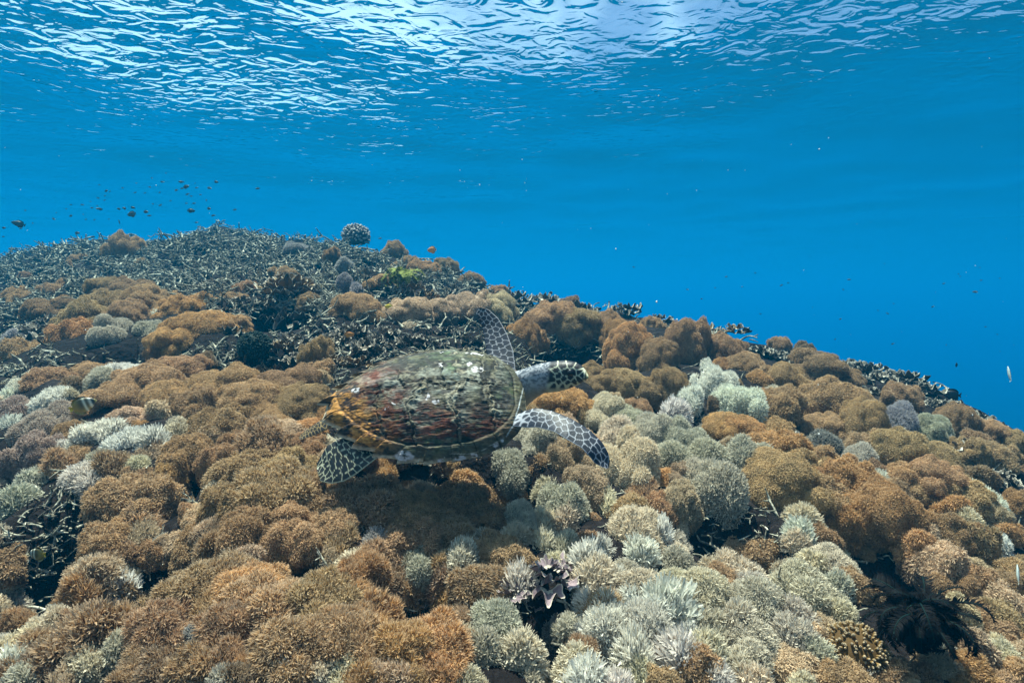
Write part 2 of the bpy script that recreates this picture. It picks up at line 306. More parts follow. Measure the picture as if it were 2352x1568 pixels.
# measured corals: kind tone u v rx ry  (picture position of the middle, half width, half height)
# kinds B brown soft coral, W mop-like pale soft coral; tones below
TONE = {'b': ("brown", (0.46, 0.285, 0.14)), 'o': ("orange brown", (0.54, 0.30, 0.12)), 'd': ("dark brown", (0.31, 0.19, 0.105)), 't': ("tan", (0.60, 0.43, 0.27)),
        'w': ("white", (0.84, 0.79, 0.69)), 'c': ("cream", (0.74, 0.62, 0.43)), 'g': ("grey green", (0.55, 0.50, 0.38)), 'k': ("dark grey", (0.17, 0.18, 0.17)), 'p': ("greyish pink", (0.42, 0.30, 0.24)), 'v': ("bluish grey", (0.33, 0.31, 0.33))}
CORALS = """
Bb 280 580 38 28;Bb 55 637 15 10;Bb 178 594 18 8;Bb 321 606 11 8;Bb 153 610 9 7;Bb 240 666 42 24;Bb 294 676 50 24;Bb 330 705 75 32;Bb 235 712 80 34;Bb 180 742 66 36;Bb 280 742 75 34;
Bo 158 778 42 33;Wg 255 778 50 30;Wg 340 768 38 22;Ww 359 735 17 12;Bo 420 718 72 32;Bo 445 762 76 34;Bo 398 790 58 33;Bo 372 808 34 21;Bb 535 747 36 15;Bb 26 688 36 24;Bb 46 694 34 20;Bb 109 678 28 19;
Bb 140 664 20 17;Bb 102 719 50 20;Wv 27 780 28 17;Bb 38 820 44 30;Bb 649 634 25 14;Bb 560 668 30 17;Bb 526 690 30 13;Bb 704 695 22 14;Bb 812 716 54 32;Bd 475 830 16 15;Bb 728 822 36 30;Bb 730 862 26 18;
Ww 290 864 54 24;Bb 393 855 48 22;Bb 95 885 52 28;Bb 185 868 66 30;Wg 232 884 38 22;Ww 40 903 28 20;Ww 115 928 38 24;Bb 330 895 80 36;Bb 262 928 80 38;Bb 390 925 70 40;Bb 505 905 70 38;Bb 560 935 80 42;
Bb 455 940 55 34;Bb 650 900 70 34;Bb 690 935 70 38;Bb 610 965 70 30;Wc 420 955 21 21;Wc 468 931 19 14;Bb 508 985 66 36;Bt 300 975 48 24;Bt 368 962 32 24;Wp 92 985 66 38;Wp 30 960 36 28;
Ww 222 1015 52 34;Ww 282 1030 40 30;Ww 345 1030 34 27;Ww 150 1045 28 17;Bp 65 1065 58 48;Wc 400 1001 32 20;Bb 150 1000 36 22;Ww 190 1108 46 27;Wg 25 1160 40 70;Bb 412 1062 60 44;Bb 521 1063 54 44;Bb 264 1090 34 28;
Bb 325 1108 24 15;Bb 310 1165 76 48;Bb 226 1142 14 12;Bb 240 1262 44 52;Wc 226 1218 17 26;Bt 325 1233 24 21;Bt 393 1260 30 20;Bt 355 1261 18 15;Bb 287 1278 24 17;Bb 430 1187 22 21;Bb 400 1153 20 17;
Bb 600 1045 70 45;Bb 560 1110 80 46;Bb 655 1095 60 40;Bb 620 1165 90 50;Bb 520 1180 70 46;Bb 720 1160 70 44;Bb 490 1272 34 32;Bb 565 1245 66 52;Bb 650 1235 70 42;Bt 702 1312 50 46;Bb 760 1230 60 40;
Wc 279 1321 26 19;Ww 257 1360 44 28;Bo 185 1372 40 44;Bb 330 1402 84 36;Bb 430 1382 84 32;Bo 545 1368 76 28;Bb 610 1425 100 50;Bb 720 1420 86 50;Bb 520 1470 80 50;Bo 820 1338 66 42;Bb 660 1515 90 46;
Bb 780 1490 84 50;Bo 900 1515 84 50;Bb 350 1478 76 46;Bb 195 1490 66 46;Wv 249 1418 44 25;Wv 445 1468 28 46;Wg 260 1510 42 34;Wg 396 1505 22 24;Wc 187 1550 40 32;Wc 121 1445 38 28;Wc 72 1472 40 21;Ww 34 1545 40 30;
Ww 11 1478 16 18;Wp 160 1462 40 22;Bb 517 1540 40 30;Wv 570 1525 24 28;Bb 440 1550 46 34;Bb 320 1550 40 28;Bb 90 1510 50 30;Bb 30 1440 30 26;
Bo 860 1105 44 28;Bo 937 1127 36 17;Wc 1090 1097 18 15;Wg 1235 1035 72 44;Wg 1165 1085 56 36;Bb 950 1195 92 46;Bb 835 1180 84 40;Bb 1055 1180 76 42;Bb 900 1240 80 34;Bb 1010 1245 60 30;Wv 860 1263 44 24;
Wg 946 1316 56 38;Wg 1056 1310 48 33;Wc 803 1316 48 24;Bb 1150 1297 74 40;Bb 1094 1365 66 34;Wg 1188 1203 46 36;Wg 1300 1180 56 44;Wc 1298 1205 38 34;Bb 1218 1232 26 15;Wg 1250 1263 44 42;Wg 1294 1270 34 33;
Ww 1354 1301 42 38;Ww 1380 1267 26 23;Ww 1418 1335 25 30;Wc 1464 1240 72 46;Bt 1313 1060 54 48;Wc 1449 1085 72 66;Bt 1345 1128 50 40;Wc 1388 1160 38 38;Wc 1426 1030 58 40;Wg 1143 1455 66 46;Wv 1275 1444 24 22;
Wv 1328 1452 15 18;Wk 1268 1497 34 28;Wc 1049 1490 44 38;Wc 1366 1357 52 36;Ww 1351 1399 30 24;Wc 1192 1331 30 22;Wg 1109 1518 44 34;Wc 1188 1526 62 44;Ww 1395 1456 70 46;Ww 1480 1462 60 44;Ww 1500 1420 70 38;
Ww 1456 1522 54 36;Ww 1558 1522 60 34;Wc 1335 1545 58 28;Wc 1480 1374 66 34;Wc 1560 1366 60 32;Bo 992 1515 90 46;Bo 850 1450 60 40;Wc 1250 1550 46 26;
Wg 1500 1010 70 42;Wg 1575 1030 66 44;Wg 1540 1075 60 36;Wg 1663 1138 70 52;Wg 1718 1062 48 42;Wg 1630 1065 50 34;Bt 1568 1165 54 56;Bt 1560 1110 40 30;Ww 1512 1230 34 42;Bo 1712 999 60 30;Bo 1795 1044 62 38;Bb 1800 1120 84 52;
Bb 1870 1155 70 46;Bo 1957 1118 58 42;Bo 2059 1202 80 54;Bo 1961 1206 58 44;Bb 1897 1244 27 22;Bb 1995 1267 20 14;Wk 1900 1036 44 30;Ww 2020 1116 25 24;Wg 1976 1066 38 28;Bb 2078 1052 76 46;Bb 2157 1074 80 42;
Bb 2165 1118 70 38;Bb 2120 1150 70 40;Bb 2215 1150 50 32;Ww 2262 1152 38 36;Wc 2230 1203 30 20;Ww 2307 1256 20 24;Bb 2195 1237 48 33;Bb 2263 1258 40 33;Bt 2169 1308 44 44;Bt 2237 1316 38 17;Bb 2226 1365 28 33;
Bb 2267 1346 28 27;Bb 2252 1407 28 16;Bb 2339 1369 20 28;Bt 2200 1430 46 50;Bb 2316 1440 44 34;Wc 2301 1501 28 24;Wc 2314 1550 30 20;Bt 2230 1510 48 46;Bt 2160 1545 40 30;
Wc 1644 1323 32 24;Bb 1753 1298 70 36;Wc 1833 1256 30 25;Wc 1814 1316 30 27;Wc 1923 1312 48 30;Wc 1719 1337 48 24;Wc 1868 1300 36 24;Wc 1606 1388 68 42;Wg 1738 1372 58 34;Wc 1852 1374 72 42;Wg 1735 1412 70 44;
Wg 1833 1440 54 37;Wg 1940 1400 30 26;Ww 1545 1424 56 46;Wg 1704 1450 48 38;Wg 1735 1495 64 34;Wg 1833 1495 48 37;Wc 1625 1518 54 38;Wc 1720 1545 50 32;Bt 1825 1548 48 28;Ww 1546 1525 30 40;Wg 1640 1455 44 34;
Bb 1596 708 36 22;Bb 1577 803 58 48;Bb 1515 823 44 42;Bb 1661 810 48 36;Bb 1504 757 30 19;Bb 1797 794 25 15;Bd 1848 794 22 16;Bd 1881 816 32 15;Bb 1541 898 52 40;Ww 1640 889 52 34;Ww 1702 930 58 38;Ww 1588 922 34 24;
Bb 1720 845 58 27;Bb 1808 882 54 30;Bb 1896 860 74 34;Bb 1921 929 80 46;Bb 1804 944 50 34;Bb 1998 977 56 48;Bb 1907 988 54 30;Wv 2072 970 38 38;Wg 2152 995 52 30;Bb 2203 970 48 34;Bb 2079 918 40 24;Bb 2288 999 48 24;
Bo 1694 992 62 32;Bb 2290 1060 46 28;Bb 2330 1020 30 24;Bb 2240 1045 40 26;Bt 932 728 60 28;Bt 1005 722 50 26;Bt 1062 708 64 26;Bt 1130 715 50 28;Wc 939 756 24 12;Bo 1209 776 46 40;Bb 1275 742 58 32;Bb 1335 755 58 34;
Bb 1400 752 40 34;Bb 1383 681 40 21;Bd 1310 690 26 14;Bo 1455 800 56 44;Bo 1420 770 40 30;Bb 1376 888 54 30;Bb 1440 890 50 30;Bo 1290 935 84 30;Wc 1400 965 60 32;Wg 1450 985 60 36;Bb 1490 905 40 24;
Bb 905 585 30 21;Bb 1020 603 36 22;Bb 1078 631 30 18;Bb 970 625 36 18;Bb 870 652 32 14;Wv 790 622 26 20;Wv 790 652 20 18;Wv 820 666 14 12;Wv 680 574 30 14;Bb 762 590 18 16;Bb 935 610 26 16;
Bb 1150 660 20 10;Bb 1210 660 14 9;Bb 1740 1010 30 18;Bt 640 1010 60 26;Bb 690 1050 50 34;Bb 745 1130 50 34;Bo 700 1000 44 24;Bb 1170 1140 60 34;Bb 1500 1500 30 30;Bb 2100 1110 50 30;Bb 2020 1040 50 34;Bb 1850 1080 44 30;Wg 1600 1110 50 36;Wg 1650 1010 46 28
"""
OBST = []                                    # placed things in picture space, for filling the gaps: (u, v, rx, ry)
PL = []                                      # corals to be labelled: (object, tone word, kind, u, v, rx)
NS = 0
def place_soft(code, u, v, rx, ry):
    global NS
    kind, tone = code[0], code[1]
    p = hit(u, min(v + ry * 0.55, 1640))
    if p is None: p = hit(u, v + ry * 1.4)
    if p is None: return
    D = p[1]; w = rx / FPX * D * (1.24 if kind == 'B' else 1.16); h = ry / FPX * D * 1.1
    fam = SOFT['T' if code == 'Ww' else 'F' if kind == 'B' and (v > 1325 or (v > 1030 and NS % 3 == 0)) and u < 1500 else kind]; keys = [k for k in 'smlx' if k in fam]
    k_ = min(keys, key=lambda q: abs(math.log(fam[q][0][2] / w)))
    if D > 4 and k_ in 'sm' and kind == 'W' and w > 0.12: k_ = 'l'
    body, coat, Rr = fam[k_][NS % len(fam[k_])]; NS += 1
    sx = w / Rr; hz = min(max(h * 1.7 / (Rr * 0.85), 0.8 * sx), 1.45 * sx)
    pale = kind == 'W'
    e = ob("mop_soft_coral" if pale else "soft_coral", None, loc=(p[0], p[1] + 0.35 * w, p[2] + 0.10 * h), rot=(random.uniform(-0.2, 0.2), random.uniform(-0.2, 0.2), random.uniform(0, 6.28)), scale=(sx * random.uniform(0.9, 1.1), sx * random.uniform(0.75, 1.05), hz))
    e.empty_display_size = 0.05
    c = np.array(TONE[tone][1]) * RNG.uniform(0.85, 1.15); c = c * RNG.uniform(0.95, 1.05, 3)
    for nm, me_ in (("stalk", body), ("tentacles" if pale else "polyps", coat)):
        q = ob(nm, me_, parent=e); q.color = (*np.clip(c, 0, 0.9), 1)
    OBST.append((u, v, rx, ry)); PL.append((e, TONE[tone][0], 'mop' if pale else 'soft', u, v, rx))
    return e
for it in CORALS.replace("\n", "").split(";"):
    q = it.split()
    if len(q) == 5: place_soft(q[0], *map(float, q[1:]))

# ---------------------------------------------------------------- leafy plate corals
m_leaf, t, b, o = mat("leafy_coral"); b.inputs['Roughness'].default_value = 0.85; b.inputs['Specular IOR Level'].default_value = 0.15
oi = N(t, 'ShaderNodeObjectInfo'); a = N(t, 'ShaderNodeAttribute', attribute_name='edge'); g = N(t, 'ShaderNodeTexCoord'); nz = N(t, 'ShaderNodeTexNoise', Scale=60.0, Detail=4.0); L(t, g.outputs['Object'], nz.inputs['Vector'])
mr = N(t, 'ShaderNodeMapRange'); mr.inputs[1].default_value = 0.3; mr.inputs[2].default_value = 0.7; mr.inputs[3].default_value = 0.55; mr.inputs[4].default_value = 1.35; L(t, nz.outputs['Fac'], mr.inputs[0])
sc = N(t, 'ShaderNodeVectorMath', operation='SCALE'); L(t, oi.outputs['Color'], sc.inputs[0]); L(t, mr.outputs[0], sc.inputs['Scale'])
er = N(t, 'ShaderNodeMapRange'); er.inputs[1].default_value = 0.90; er.inputs[2].default_value = 0.985; L(t, a.outputs['Fac'], er.inputs[0])
mx = N(t, 'ShaderNodeMix', data_type='RGBA'); mx.inputs['B'].default_value = (0.66, 0.58, 0.46, 1); L(t, er.outputs[0], mx.inputs['Factor']); L(t, sc.outputs[0], mx.inputs['A']); L(t, mx.outputs['Result'], b.inputs['Base Color'])
bm = N(t, 'ShaderNodeBump', Strength=0.6, Distance=0.006); L(t, nz.outputs['Fac'], bm.inputs['Height']); L(t, bm.outputs[0], b.inputs['Normal'])
def make_plate(seed, arc, nt=44, nr=9):
    g = np.random.default_rng(seed)
    th = np.linspace(-arc / 2, arc / 2, nt); r = np.linspace(0.08, 1, nr); T, Q = np.meshgrid(th, r, indexing='ij')
    k1, k2, k3 = g.uniform(4, 6), g.uniform(9, 12), g.uniform(17, 23); f = g.uniform(0, 6.28, 4)
    rim = 1 + 0.16 * np.sin(k1 * T + f[0]) + 0.10 * np.sin(k2 * T + f[1]) + 0.06 * np.sin(k3 * T + f[2])
    end = np.clip((arc / 2 - np.abs(T)) / 0.35, 0, 1) ** 0.5
    rr = Q * (1 + (rim - 1) * Q) * (0.45 + 0.55 * end)
    ruf = 0.13 * np.sin(k1 * 1.3 * T + f[3]) + 0.12 * np.sin(k2 * T + f[0]) + 0.05 * np.sin(k3 * T + f[1])
    z = 0.30 * Q ** 1.4 + ruf * Q ** 2.2 * 1.15
    rr = rr + 0.08 * np.sin(k2 * T + f[2]) * Q ** 2
    top = np.stack([rr * np.cos(T), rr * np.sin(T), z], -1)
    bot = top - np.array([0, 0, 1.0]) * (0.075 - 0.045 * Q)[..., None] - np.stack([np.cos(T), np.sin(T), 0 * T], -1) * 0.012
    V = np.concatenate([top.reshape(-1, 3), bot.reshape(-1, 3)]); n = nt * nr; f1 = grid_faces(nt, nr); F = [f1, f1[:, ::-1] + n]
    i = np.arange(nt - 1) * nr + nr - 1; F.append(np.stack([i, i + nr, i + nr + n, i + n], 1)[:, ::-1])
    for row in (0, nt - 1):
        j = row * nr + np.arange(nr - 1); F.append(np.stack([j, j + 1, j + 1 + n, j + n], 1))
    ed = np.concatenate([np.maximum(Q, 1 - (end ** 2) * 0.9 * (Q > 0.4)).ravel(), (Q * 0.93).ravel()])
    return mesh("plate", V, F, [m_leaf], attrs={'edge': ed})
PLATES = [make_plate(s_, a_) for s_, a_ in ((1, 2.2), (2, 2.8), (3, 1.7), (4, 3.4), (5, 2.4), (6, 1.9), (7, 3.0))]
LT = {'y': ("yellow brown", (0.22, 0.14, 0.06)), 'u': ("purple grey", (0.27, 0.20, 0.21)), 'e': ("grey brown", (0.13, 0.11, 0.085)), 'n': ("dark green", (0.022, 0.045, 0.030)), 'l': ("pale grey", (0.40, 0.38, 0.34))}
LEAFY = """
y 656 664 62 26 22;e 650 735 60 22 14;y 645 800 36 20 10;e 667 785 34 22 9;y 620 862 62 22 14;e 690 868 34 20 8;e 770 790 42 24 11;e 840 805 40 28 11;y 820 842 40 22 10;e 862 790 30 24 9;e 905 800 34 18 8;y 760 835 34 18 8;
y 945 672 46 22 12;e 600 700 30 14 7;l 845 630 34 12 5;e 1040 672 28 16 7;e 1180 668 40 16 9;e 1245 690 40 18 9;e 1330 712 44 18 9;e 1440 712 40 18 9;e 1515 735 32 18 8;y 1610 735 52 24 16;y 1694 756 32 22 10;e 1490 745 30 14 6;
e 1745 808 36 22 9;e 1785 822 40 22 9;e 1690 790 26 20 7;e 1955 838 36 18 9;e 2000 848 44 24 13;e 2035 872 40 24 11;e 2090 872 44 24 12;e 2130 892 34 24 9;e 2020 905 34 16 7;e 2150 928 30 14 6;e 2190 930 26 16 7;e 2222 945 24 18 6;e 2270 965 26 18 6;e 2300 985 24 16 6;
y 1850 988 30 22 7;l 1830 1000 16 10 3;e 2130 960 18 14 5;e 2308 1105 38 26 10;l 2190 1028 42 14 6;y 2160 1008 24 12 4;u 962 1418 62 38 13;u 1162 1390 50 26 9;u 1264 1358 64 42 15;u 1098 1409 20 14 4;u 1240 1400 40 24 7;y 628 1338 28 12 4;
e 690 830 40 22 12;y 740 800 40 24 12;e 800 770 44 22 12;e 880 770 36 22 9;e 950 790 40 22 10;e 1020 770 36 18 8;y 1060 820 34 18 7;e 560 700 34 18 8;e 610 740 36 20 9;e 1100 690 30 14 7;e 520 760 30 16 7;y 990 690 30 16 7;
e 210 625 22 10 5;e 470 655 22 12 5;e 75 770 40 22 9;e 60 820 30 16 6;y 520 720 26 12 5;e 1080 790 34 16 7;e 1000 800 34 16 7;e 1160 770 24 14 5;e 1290 720 30 14 6;l 1660 880 20 8 3;e 1800 850 30 14 5;e 100 740 30 14 6
"""
for it in LEAFY.replace("\n", "").split(";"):
    q = it.split(); tone = q[0]; u, v, rx, ry = map(float, q[1:5]); npl = int(q[5])
    p = hit(u, v + ry * 0.6)
    if p is None: p = hit(u, v + ry * 2.0)
    if p is None: continue
    D = p[1]; w = rx / FPX * D * (1.3 if tone == 'u' else 1.12); h = ry / FPX * D * (1.0 if tone == 'u' else (0.75 if u > 1200 and v < 1000 else 1.1)); npl = npl + 4 if tone != 'n' else npl
    e = ob("dense_leafy_coral" if tone == 'n' else "leafy_coral", None, loc=(p[0], p[1] + 0.3 * w, p[2] - (0.15 if tone != 'u' else -0.5) * h)); e.empty_display_size = 0.05
    c0 = np.array(LT[tone][1]) * RNG.uniform(0.85, 1.2)
    ga = RNG.uniform(0, 6.28)
    npl = max(5, int(npl * 0.75)) if tone != 'n' else npl
    for k in range(npl):
        f_ = (k + 0.5) / npl; an = ga + k * 2.4; rad = w * 0.42 * f_ ** 0.6
        s_ = w * (0.36 + 0.32 * f_) * RNG.uniform(0.8, 1.2)
        zz = h * 1.25 * (1 - f_) ** 0.8
        q_ = ob("plate", PLATES[(k + int(u)) % 7], parent=e, loc=(rad * math.cos(an), rad * math.sin(an), zz),
                rot=(RNG.uniform(-0.2, 0.2), -0.55 * (1 - f_) + 0.15 + RNG.uniform(-0.2, 0.2), an + RNG.uniform(-0.4, 0.4)), scale=(s_, s_, s_ * RNG.uniform(0.8, 1.2)))
        c = c0 * RNG.uniform(0.8, 1.2); q_.color = (*c, 1)
    OBST.append((u, v, rx, ry)); PL.append((e, LT[tone][0], 'leaf', u, v, rx))

OBST += [(583, 788, 50, 45), (1984, 1500, 80, 80), (2075, 1444, 105, 115), (975, 950, 235, 110), (1310, 860, 60, 40)]
# small colonies that fill the gaps between the measured ones
FILL = np.random.default_rng(12); nf = 0; tries = 0
def bare(u, v):                              # the dark hollows the photograph leaves open
    for a, b_, rx, ry in BARE:
        if ((u - a) / rx) ** 2 + ((v - b_) / ry) ** 2 < 1: return True
    return False
while nf < 230 and tries < 9000:
    tries += 1; u = FILL.uniform(-60, 2420); v = FILL.uniform(700, 1600)
    top = np.interp(u, [0, 500, 1200, 1700, 2352], [860, 830, 860, 800, 980])
    if v < top or bare(u, v): continue
    if any(abs(u - a) < rx * 0.85 and abs(v - b_) < ry * 0.85 for a, b_, rx, ry in OBST): continue
    r_ = float(np.interp(v, [700, 1568], [18, 40])) * FILL.uniform(0.7, 1.25); pale_ = (1050 < u < 2000 and v > 1200) or u < 130
    code = ('W' + FILL.choice(list('ccgw'))) if FILL.random() < (0.75 if pale_ else 0.15) else ('B' + FILL.choice(list('bbbotd')))
    if place_soft(code, u, v, r_, r_ * 0.7): nf += 1

# ---------------------------------------------------------------- dead staghorn rubble
m_rub, t, b, o = mat("dead_coral_branch"); b.inputs['Roughness'].default_value = 0.95; b.inputs['Specular IOR Level'].default_value = 0.1
g = N(t, 'ShaderNodeNewGeometry'); n1 = N(t, 'ShaderNodeTexNoise', Scale=22.0, Detail=5.0, Roughness=0.65); L(t, g.outputs['Position'], n1.inputs['Vector'])
L(t, ramp(t, n1.outputs['Fac'], [(0.30, (0.03, 0.025, 0.024)), (0.44, (0.11, 0.10, 0.08)), (0.53, (0.30, 0.28, 0.21)), (0.66, (0.62, 0.58, 0.46))]), b.inputs['Base Color'])
n2 = N(t, 'ShaderNodeTexNoise', Scale=120.0, Detail=3.0); L(t, g.outputs['Position'], n2.inputs['Vector'])
bm = N(t, 'ShaderNodeBump', Strength=0.7, Distance=0.006); L(t, n2.outputs['Fac'], bm.inputs['Height']); L(t, bm.outputs[0], b.inputs['Normal'])
def tube(P, rad, ns=6, cap=True):
    P = np.asarray(P, float); n = len(P); Tn = unit(np.gradient(P, axis=0)); ref = np.array([0.13, 0.31, 0.94]); A = unit(np.cross(Tn, ref)); B = np.cross(Tn, A)
    an = np.linspace(0, 2 * np.pi, ns, endpoint=False); rad = np.broadcast_to(rad, (n,))
    V = P[:, None] + (A[:, None] * np.cos(an)[None, :, None] + B[:, None] * np.sin(an)[None, :, None]) * rad[:, None, None]
    V = V.reshape(-1, 3); F = [grid_faces(n, ns, cv=True)]
    if cap:
        V = np.concatenate([V, P[:1] - Tn[:1] * rad[0] * 0.5, P[-1:] + Tn[-1:] * rad[-1] * 0.8]); i = np.arange(ns); j = (i + 1) % ns; b0 = (n - 1) * ns
        F += [np.stack([j, i, np.full(ns, n * ns)], 1), np.stack([b0 + i, b0 + j, np.full(ns, n * ns + 1)], 1)]
    return V, F
def join(parts):
    V, F3, F4, k = [], [], [], 0
    for v, f in parts:
        V.append(v)
        for a in (f if isinstance(f, list) else [f]): (F3 if a.shape[1] == 3 else F4).append(a + k)
        k += len(v)
    return np.concatenate(V), [np.concatenate(a) for a in (F4, F3) if a]
def branch(seed):
    g = np.random.default_rng(seed); parts = []; ln = g.uniform(0.14, 0.26); m = 7; tt = np.linspace(-0.5, 0.5, m)
    P = np.stack([tt * ln, 0.12 * ln * np.sin(tt * g.uniform(2, 5) + g.uniform(0, 6)), 0.06 * ln * np.cos(tt * 4 + g.uniform(0, 6))], 1); r0 = g.uniform(0.0065, 0.011)
    parts.append(tube(P, r0 * np.linspace(1.15, 0.65, m)))
    for k in range(int(g.integers(1, 4))):
        i = int(g.integers(1, m - 1)); l2 = ln * g.uniform(0.2, 0.45); d = unit(np.array([[g.uniform(0.2, 0.9), g.choice([-1, 1]) * g.uniform(0.4, 1), g.uniform(-0.1, 0.9)]]))[0]
        q = np.linspace(0, 1, 5)[:, None]; parts.append(tube(P[i] + d * q * l2 + np.array([0.05 * l2, 0, 0.1 * l2]) * q * q, r0 * np.linspace(0.85, 0.45, 5)))
    return join(parts)
BR = [branch(s_) for s_ in range(10)]
BRM = [mesh("coral_branch", v, f, [m_rub]) for v, f in BR]
def zone(u, v):
    """how much bare rubble the photograph shows at this place"""
    r = 0.10
    if u < 1150 and v < 700: r = 1.0
    if u < 560 and 600 < v < 700: r = 0.8
    if v < 900 and 430 < u < 1240: r = max(r, 0.9)
    if u < 140 and 690 < v < 870: r = 1.0
    if u < 215 and 1130 < v < 1420: r = 0.3
    if 430 < u < 560 and 1150 < v < 1320: r = 0.6
    if 1600 < u < 1850 and 1170 < v < 1320: r = 0.35
    if 1200 < u < 2000 and 680 < v < 830: r = 0.6
    if 880 < u < 1330 and 1340 < v < 1420: r = 0.5
    return r
cand = []; g_ = np.random.default_rng(3)
while len(cand) < 3800:
    u = g_.uniform(-150, 2450); v = g_.uniform(500, 1560)
    if g_.random() > zone(u, v) * (1.0 if v < 720 else 0.45): continue
    if any(abs(u - a) < rx * 0.8 and abs(v - b_) < ry * 0.8 for a, b_, rx, ry in OBST): continue
    p = hit(u, v, True)
    if p is None or p[1] > 11: continue
    cand.append((p, u, v))
n_in = len(cand)
while len(cand) < n_in + 1500:               # the litter goes on beyond the edges of the view
    u = g_.choice([g_.uniform(-1100, -60), g_.uniform(2420, 3200)]); v = g_.uniform(560, 1500); p = hit(u, v, True)
    if p is not None and p[1] < 11: cand.append((p, u, v))
def br_rot(g): return Euler((g.uniform(0, 6.28), g.normal(-0.25, 0.35), g.uniform(0, 6.28)))
big = sorted(range(len(cand)), key=lambda i: cand[i][0][1])
ind = set([i for i in big if not (0 <= cand[i][1] <= 2352) is False][:285])
rub = []
for i, (p, u, v) in enumerate(cand):
    s_ = g_.uniform(0.55, 1.25) * float(np.interp(p[1], [1.2, 3.0, 6.0], [0.30, 0.5, 0.88])); e_ = br_rot(g_); k = i % 10; z_ = 0.012 + g_.uniform(0, 0.05) * (p[1] > 3.5)
    if i in ind:
        o_ = ob("coral_branch", BRM[k], loc=(p[0], p[1], p[2] + z_), rot=e_, scale=(s_,) * 3); PL.append((o_, "", 'branch', u, v, 8))
    else:
        rub.append((BR[k][0] * s_ @ np.array(e_.to_matrix()).T + p + [0, 0, z_], BR[k][1]))
vv, ff = join(rub); tag(ob("coral_rubble", mesh("coral_rubble", vv, ff, [m_rub])), "broken grey staghorn coral branches littering the reef top and crevices", "rubble", kind='stuff')

# ---------------------------------------------------------------- knobbly hard corals
def knob_coral(Rr, n, rk, lk, seed, hgt=0.9):
    g = np.random.default_rng(seed); d = unit(fib(n, -0.45) + g.normal(0, 0.3 / math.sqrt(n), (n, 3))); parts = []; tv = []
    base = fib(900); ico = None
    nu, nv = 30, 16; T, P = np.meshgrid(np.linspace(0, 2 * np.pi, nu, endpoint=False), np.linspace(0.001, 2.3, nv), indexing='ij')
    bv = np.stack([np.sin(P) * np.cos(T), np.sin(P) * np.sin(T), np.cos(P) * hgt], -1).reshape(-1, 3) * Rr * 0.86; parts.append((bv, grid_faces(nu, nv, cu=True))); tv.append(np.zeros(len(bv)))
    for q in d:
        q = unit((q + g.normal(0, 0.08, 3))[None])[0]; c = q * Rr * 0.82 * np.array([1, 1, hgt]); l = lk * g.uniform(0.8, 1.25); s = np.array([0, 0.35, 0.7, 0.92, 1.0])
        v, f = tube(c + q * s[:, None] * l + g.normal(0, 0.1 * rk, (5, 3)), rk * g.uniform(0.85, 1.2) * np.array([0.9, 1.0, 1.05, 0.85, 0.45]), 7); parts.append((v, f)); tv.append(np.concatenate([np.repeat(s, 7), [0, 1]]))
    v, f = join(parts); return v, f, np.concatenate(tv)
m_knob = coral_mat("knobbly_coral", tipmix=0.7, root=0.4)
v, f, tv = knob_coral(1, 190, 0.075, 0.22, 4, 0.92)
p = hit(818, 566); p = at(818, 562, p[1] if p is not None else 7.0); w = 36 / FPX * p[1]
o_ = ob("branching_coral_head", mesh("branching_coral_head", v, f, [m_knob], attrs={'t': tv}), loc=(p[0], p[1], p[2] + 0.50 * w), scale=(w * 0.86,) * 3); o_.color = (0.22, 0.20, 0.22, 1)
tag(o_, "round bluish grey coral head with pale knobbly tips standing on the reef skyline", "coral")
v, f, tv = knob_coral(1, 380, 0.042, 0.15, 5, 0.9)
v0, f0, t0 = knob_coral(1, 520, 0.04, 0.13, 6, 0.95)
p = hit(583, 818); w = 42 / FPX * p[1]
o_ = ob("dark_green_coral", mesh("dark_green_coral", v0, f0, [m_knob], attrs={'t': t0 * 0.6}), loc=(p[0], p[1] + 0.2 * w, p[2] + 0.45 * w), scale=(w, w, w)); o_.color = (0.016, 0.042, 0.034, 1)
tag(o_, "dark green finely knobbed coral head in the hollow left of the turtle", "coral")
p = hit(1975, 1545); w = 74 / FPX * p[1]
o_ = ob("knobbly_coral", mesh("knobbly_coral", v, f, [m_knob], attrs={'t': tv * 0.75}), loc=(p[0], p[1] + 0.3 * w, p[2] + 0.45 * w), scale=(w * 1.1, w * 1.1, w * 1.1)); o_.color = (0.20, 0.12, 0.04, 1)
tag(o_, "yellow brown knobbly coral under the black feather star", "coral")
# ---------------------------------------------------------------- the turtle
TP = np.array([-0.276, 1.8, -0.325]); TY, TPI, TR = 0.042, 0.028, 0.627; TL, TWD, TH = 0.639, 0.479, 0.110
def rotm(y, p, r):
    cy_, sy, cp, sp, cr_, sr = math.cos(y), math.sin(y), math.cos(p), math.sin(p), math.cos(r), math.sin(r)
    return np.array([[cy_, -sy, 0], [sy, cy_, 0], [0, 0, 1]]) @ np.array([[cp, 0, -sp], [0, 1, 0], [sp, 0, cp]]) @ np.array([[1, 0, 0], [0, cr_, -sr], [0, sr, cr_]])
TM = rotm(TY, TPI, TR)
def to_local(P): return (np.asarray(P) - TP) @ TM
def zpx(Pl):                                           # local point -> pixels of a zoomed image crop, used for the markings
    u, v = proj(Pl @ TM.T + TP); return np.stack([(u - 631.6) / 0.3418, (v - 660.4) / 0.3418], -1)
def zat(X, Y, D): return at(631.6 + 0.3418 * X, 660.4 + 0.3418 * Y, D)
SO = np.array([0, .015, .05, .12, .22, .34, .46, .58, .70, .80, .88, .94, .98, 1.0]); WO = np.array([.30, .42, .60, .80, .93, .99, 1, .96, .84, .68, .49, .31, .15, .03])
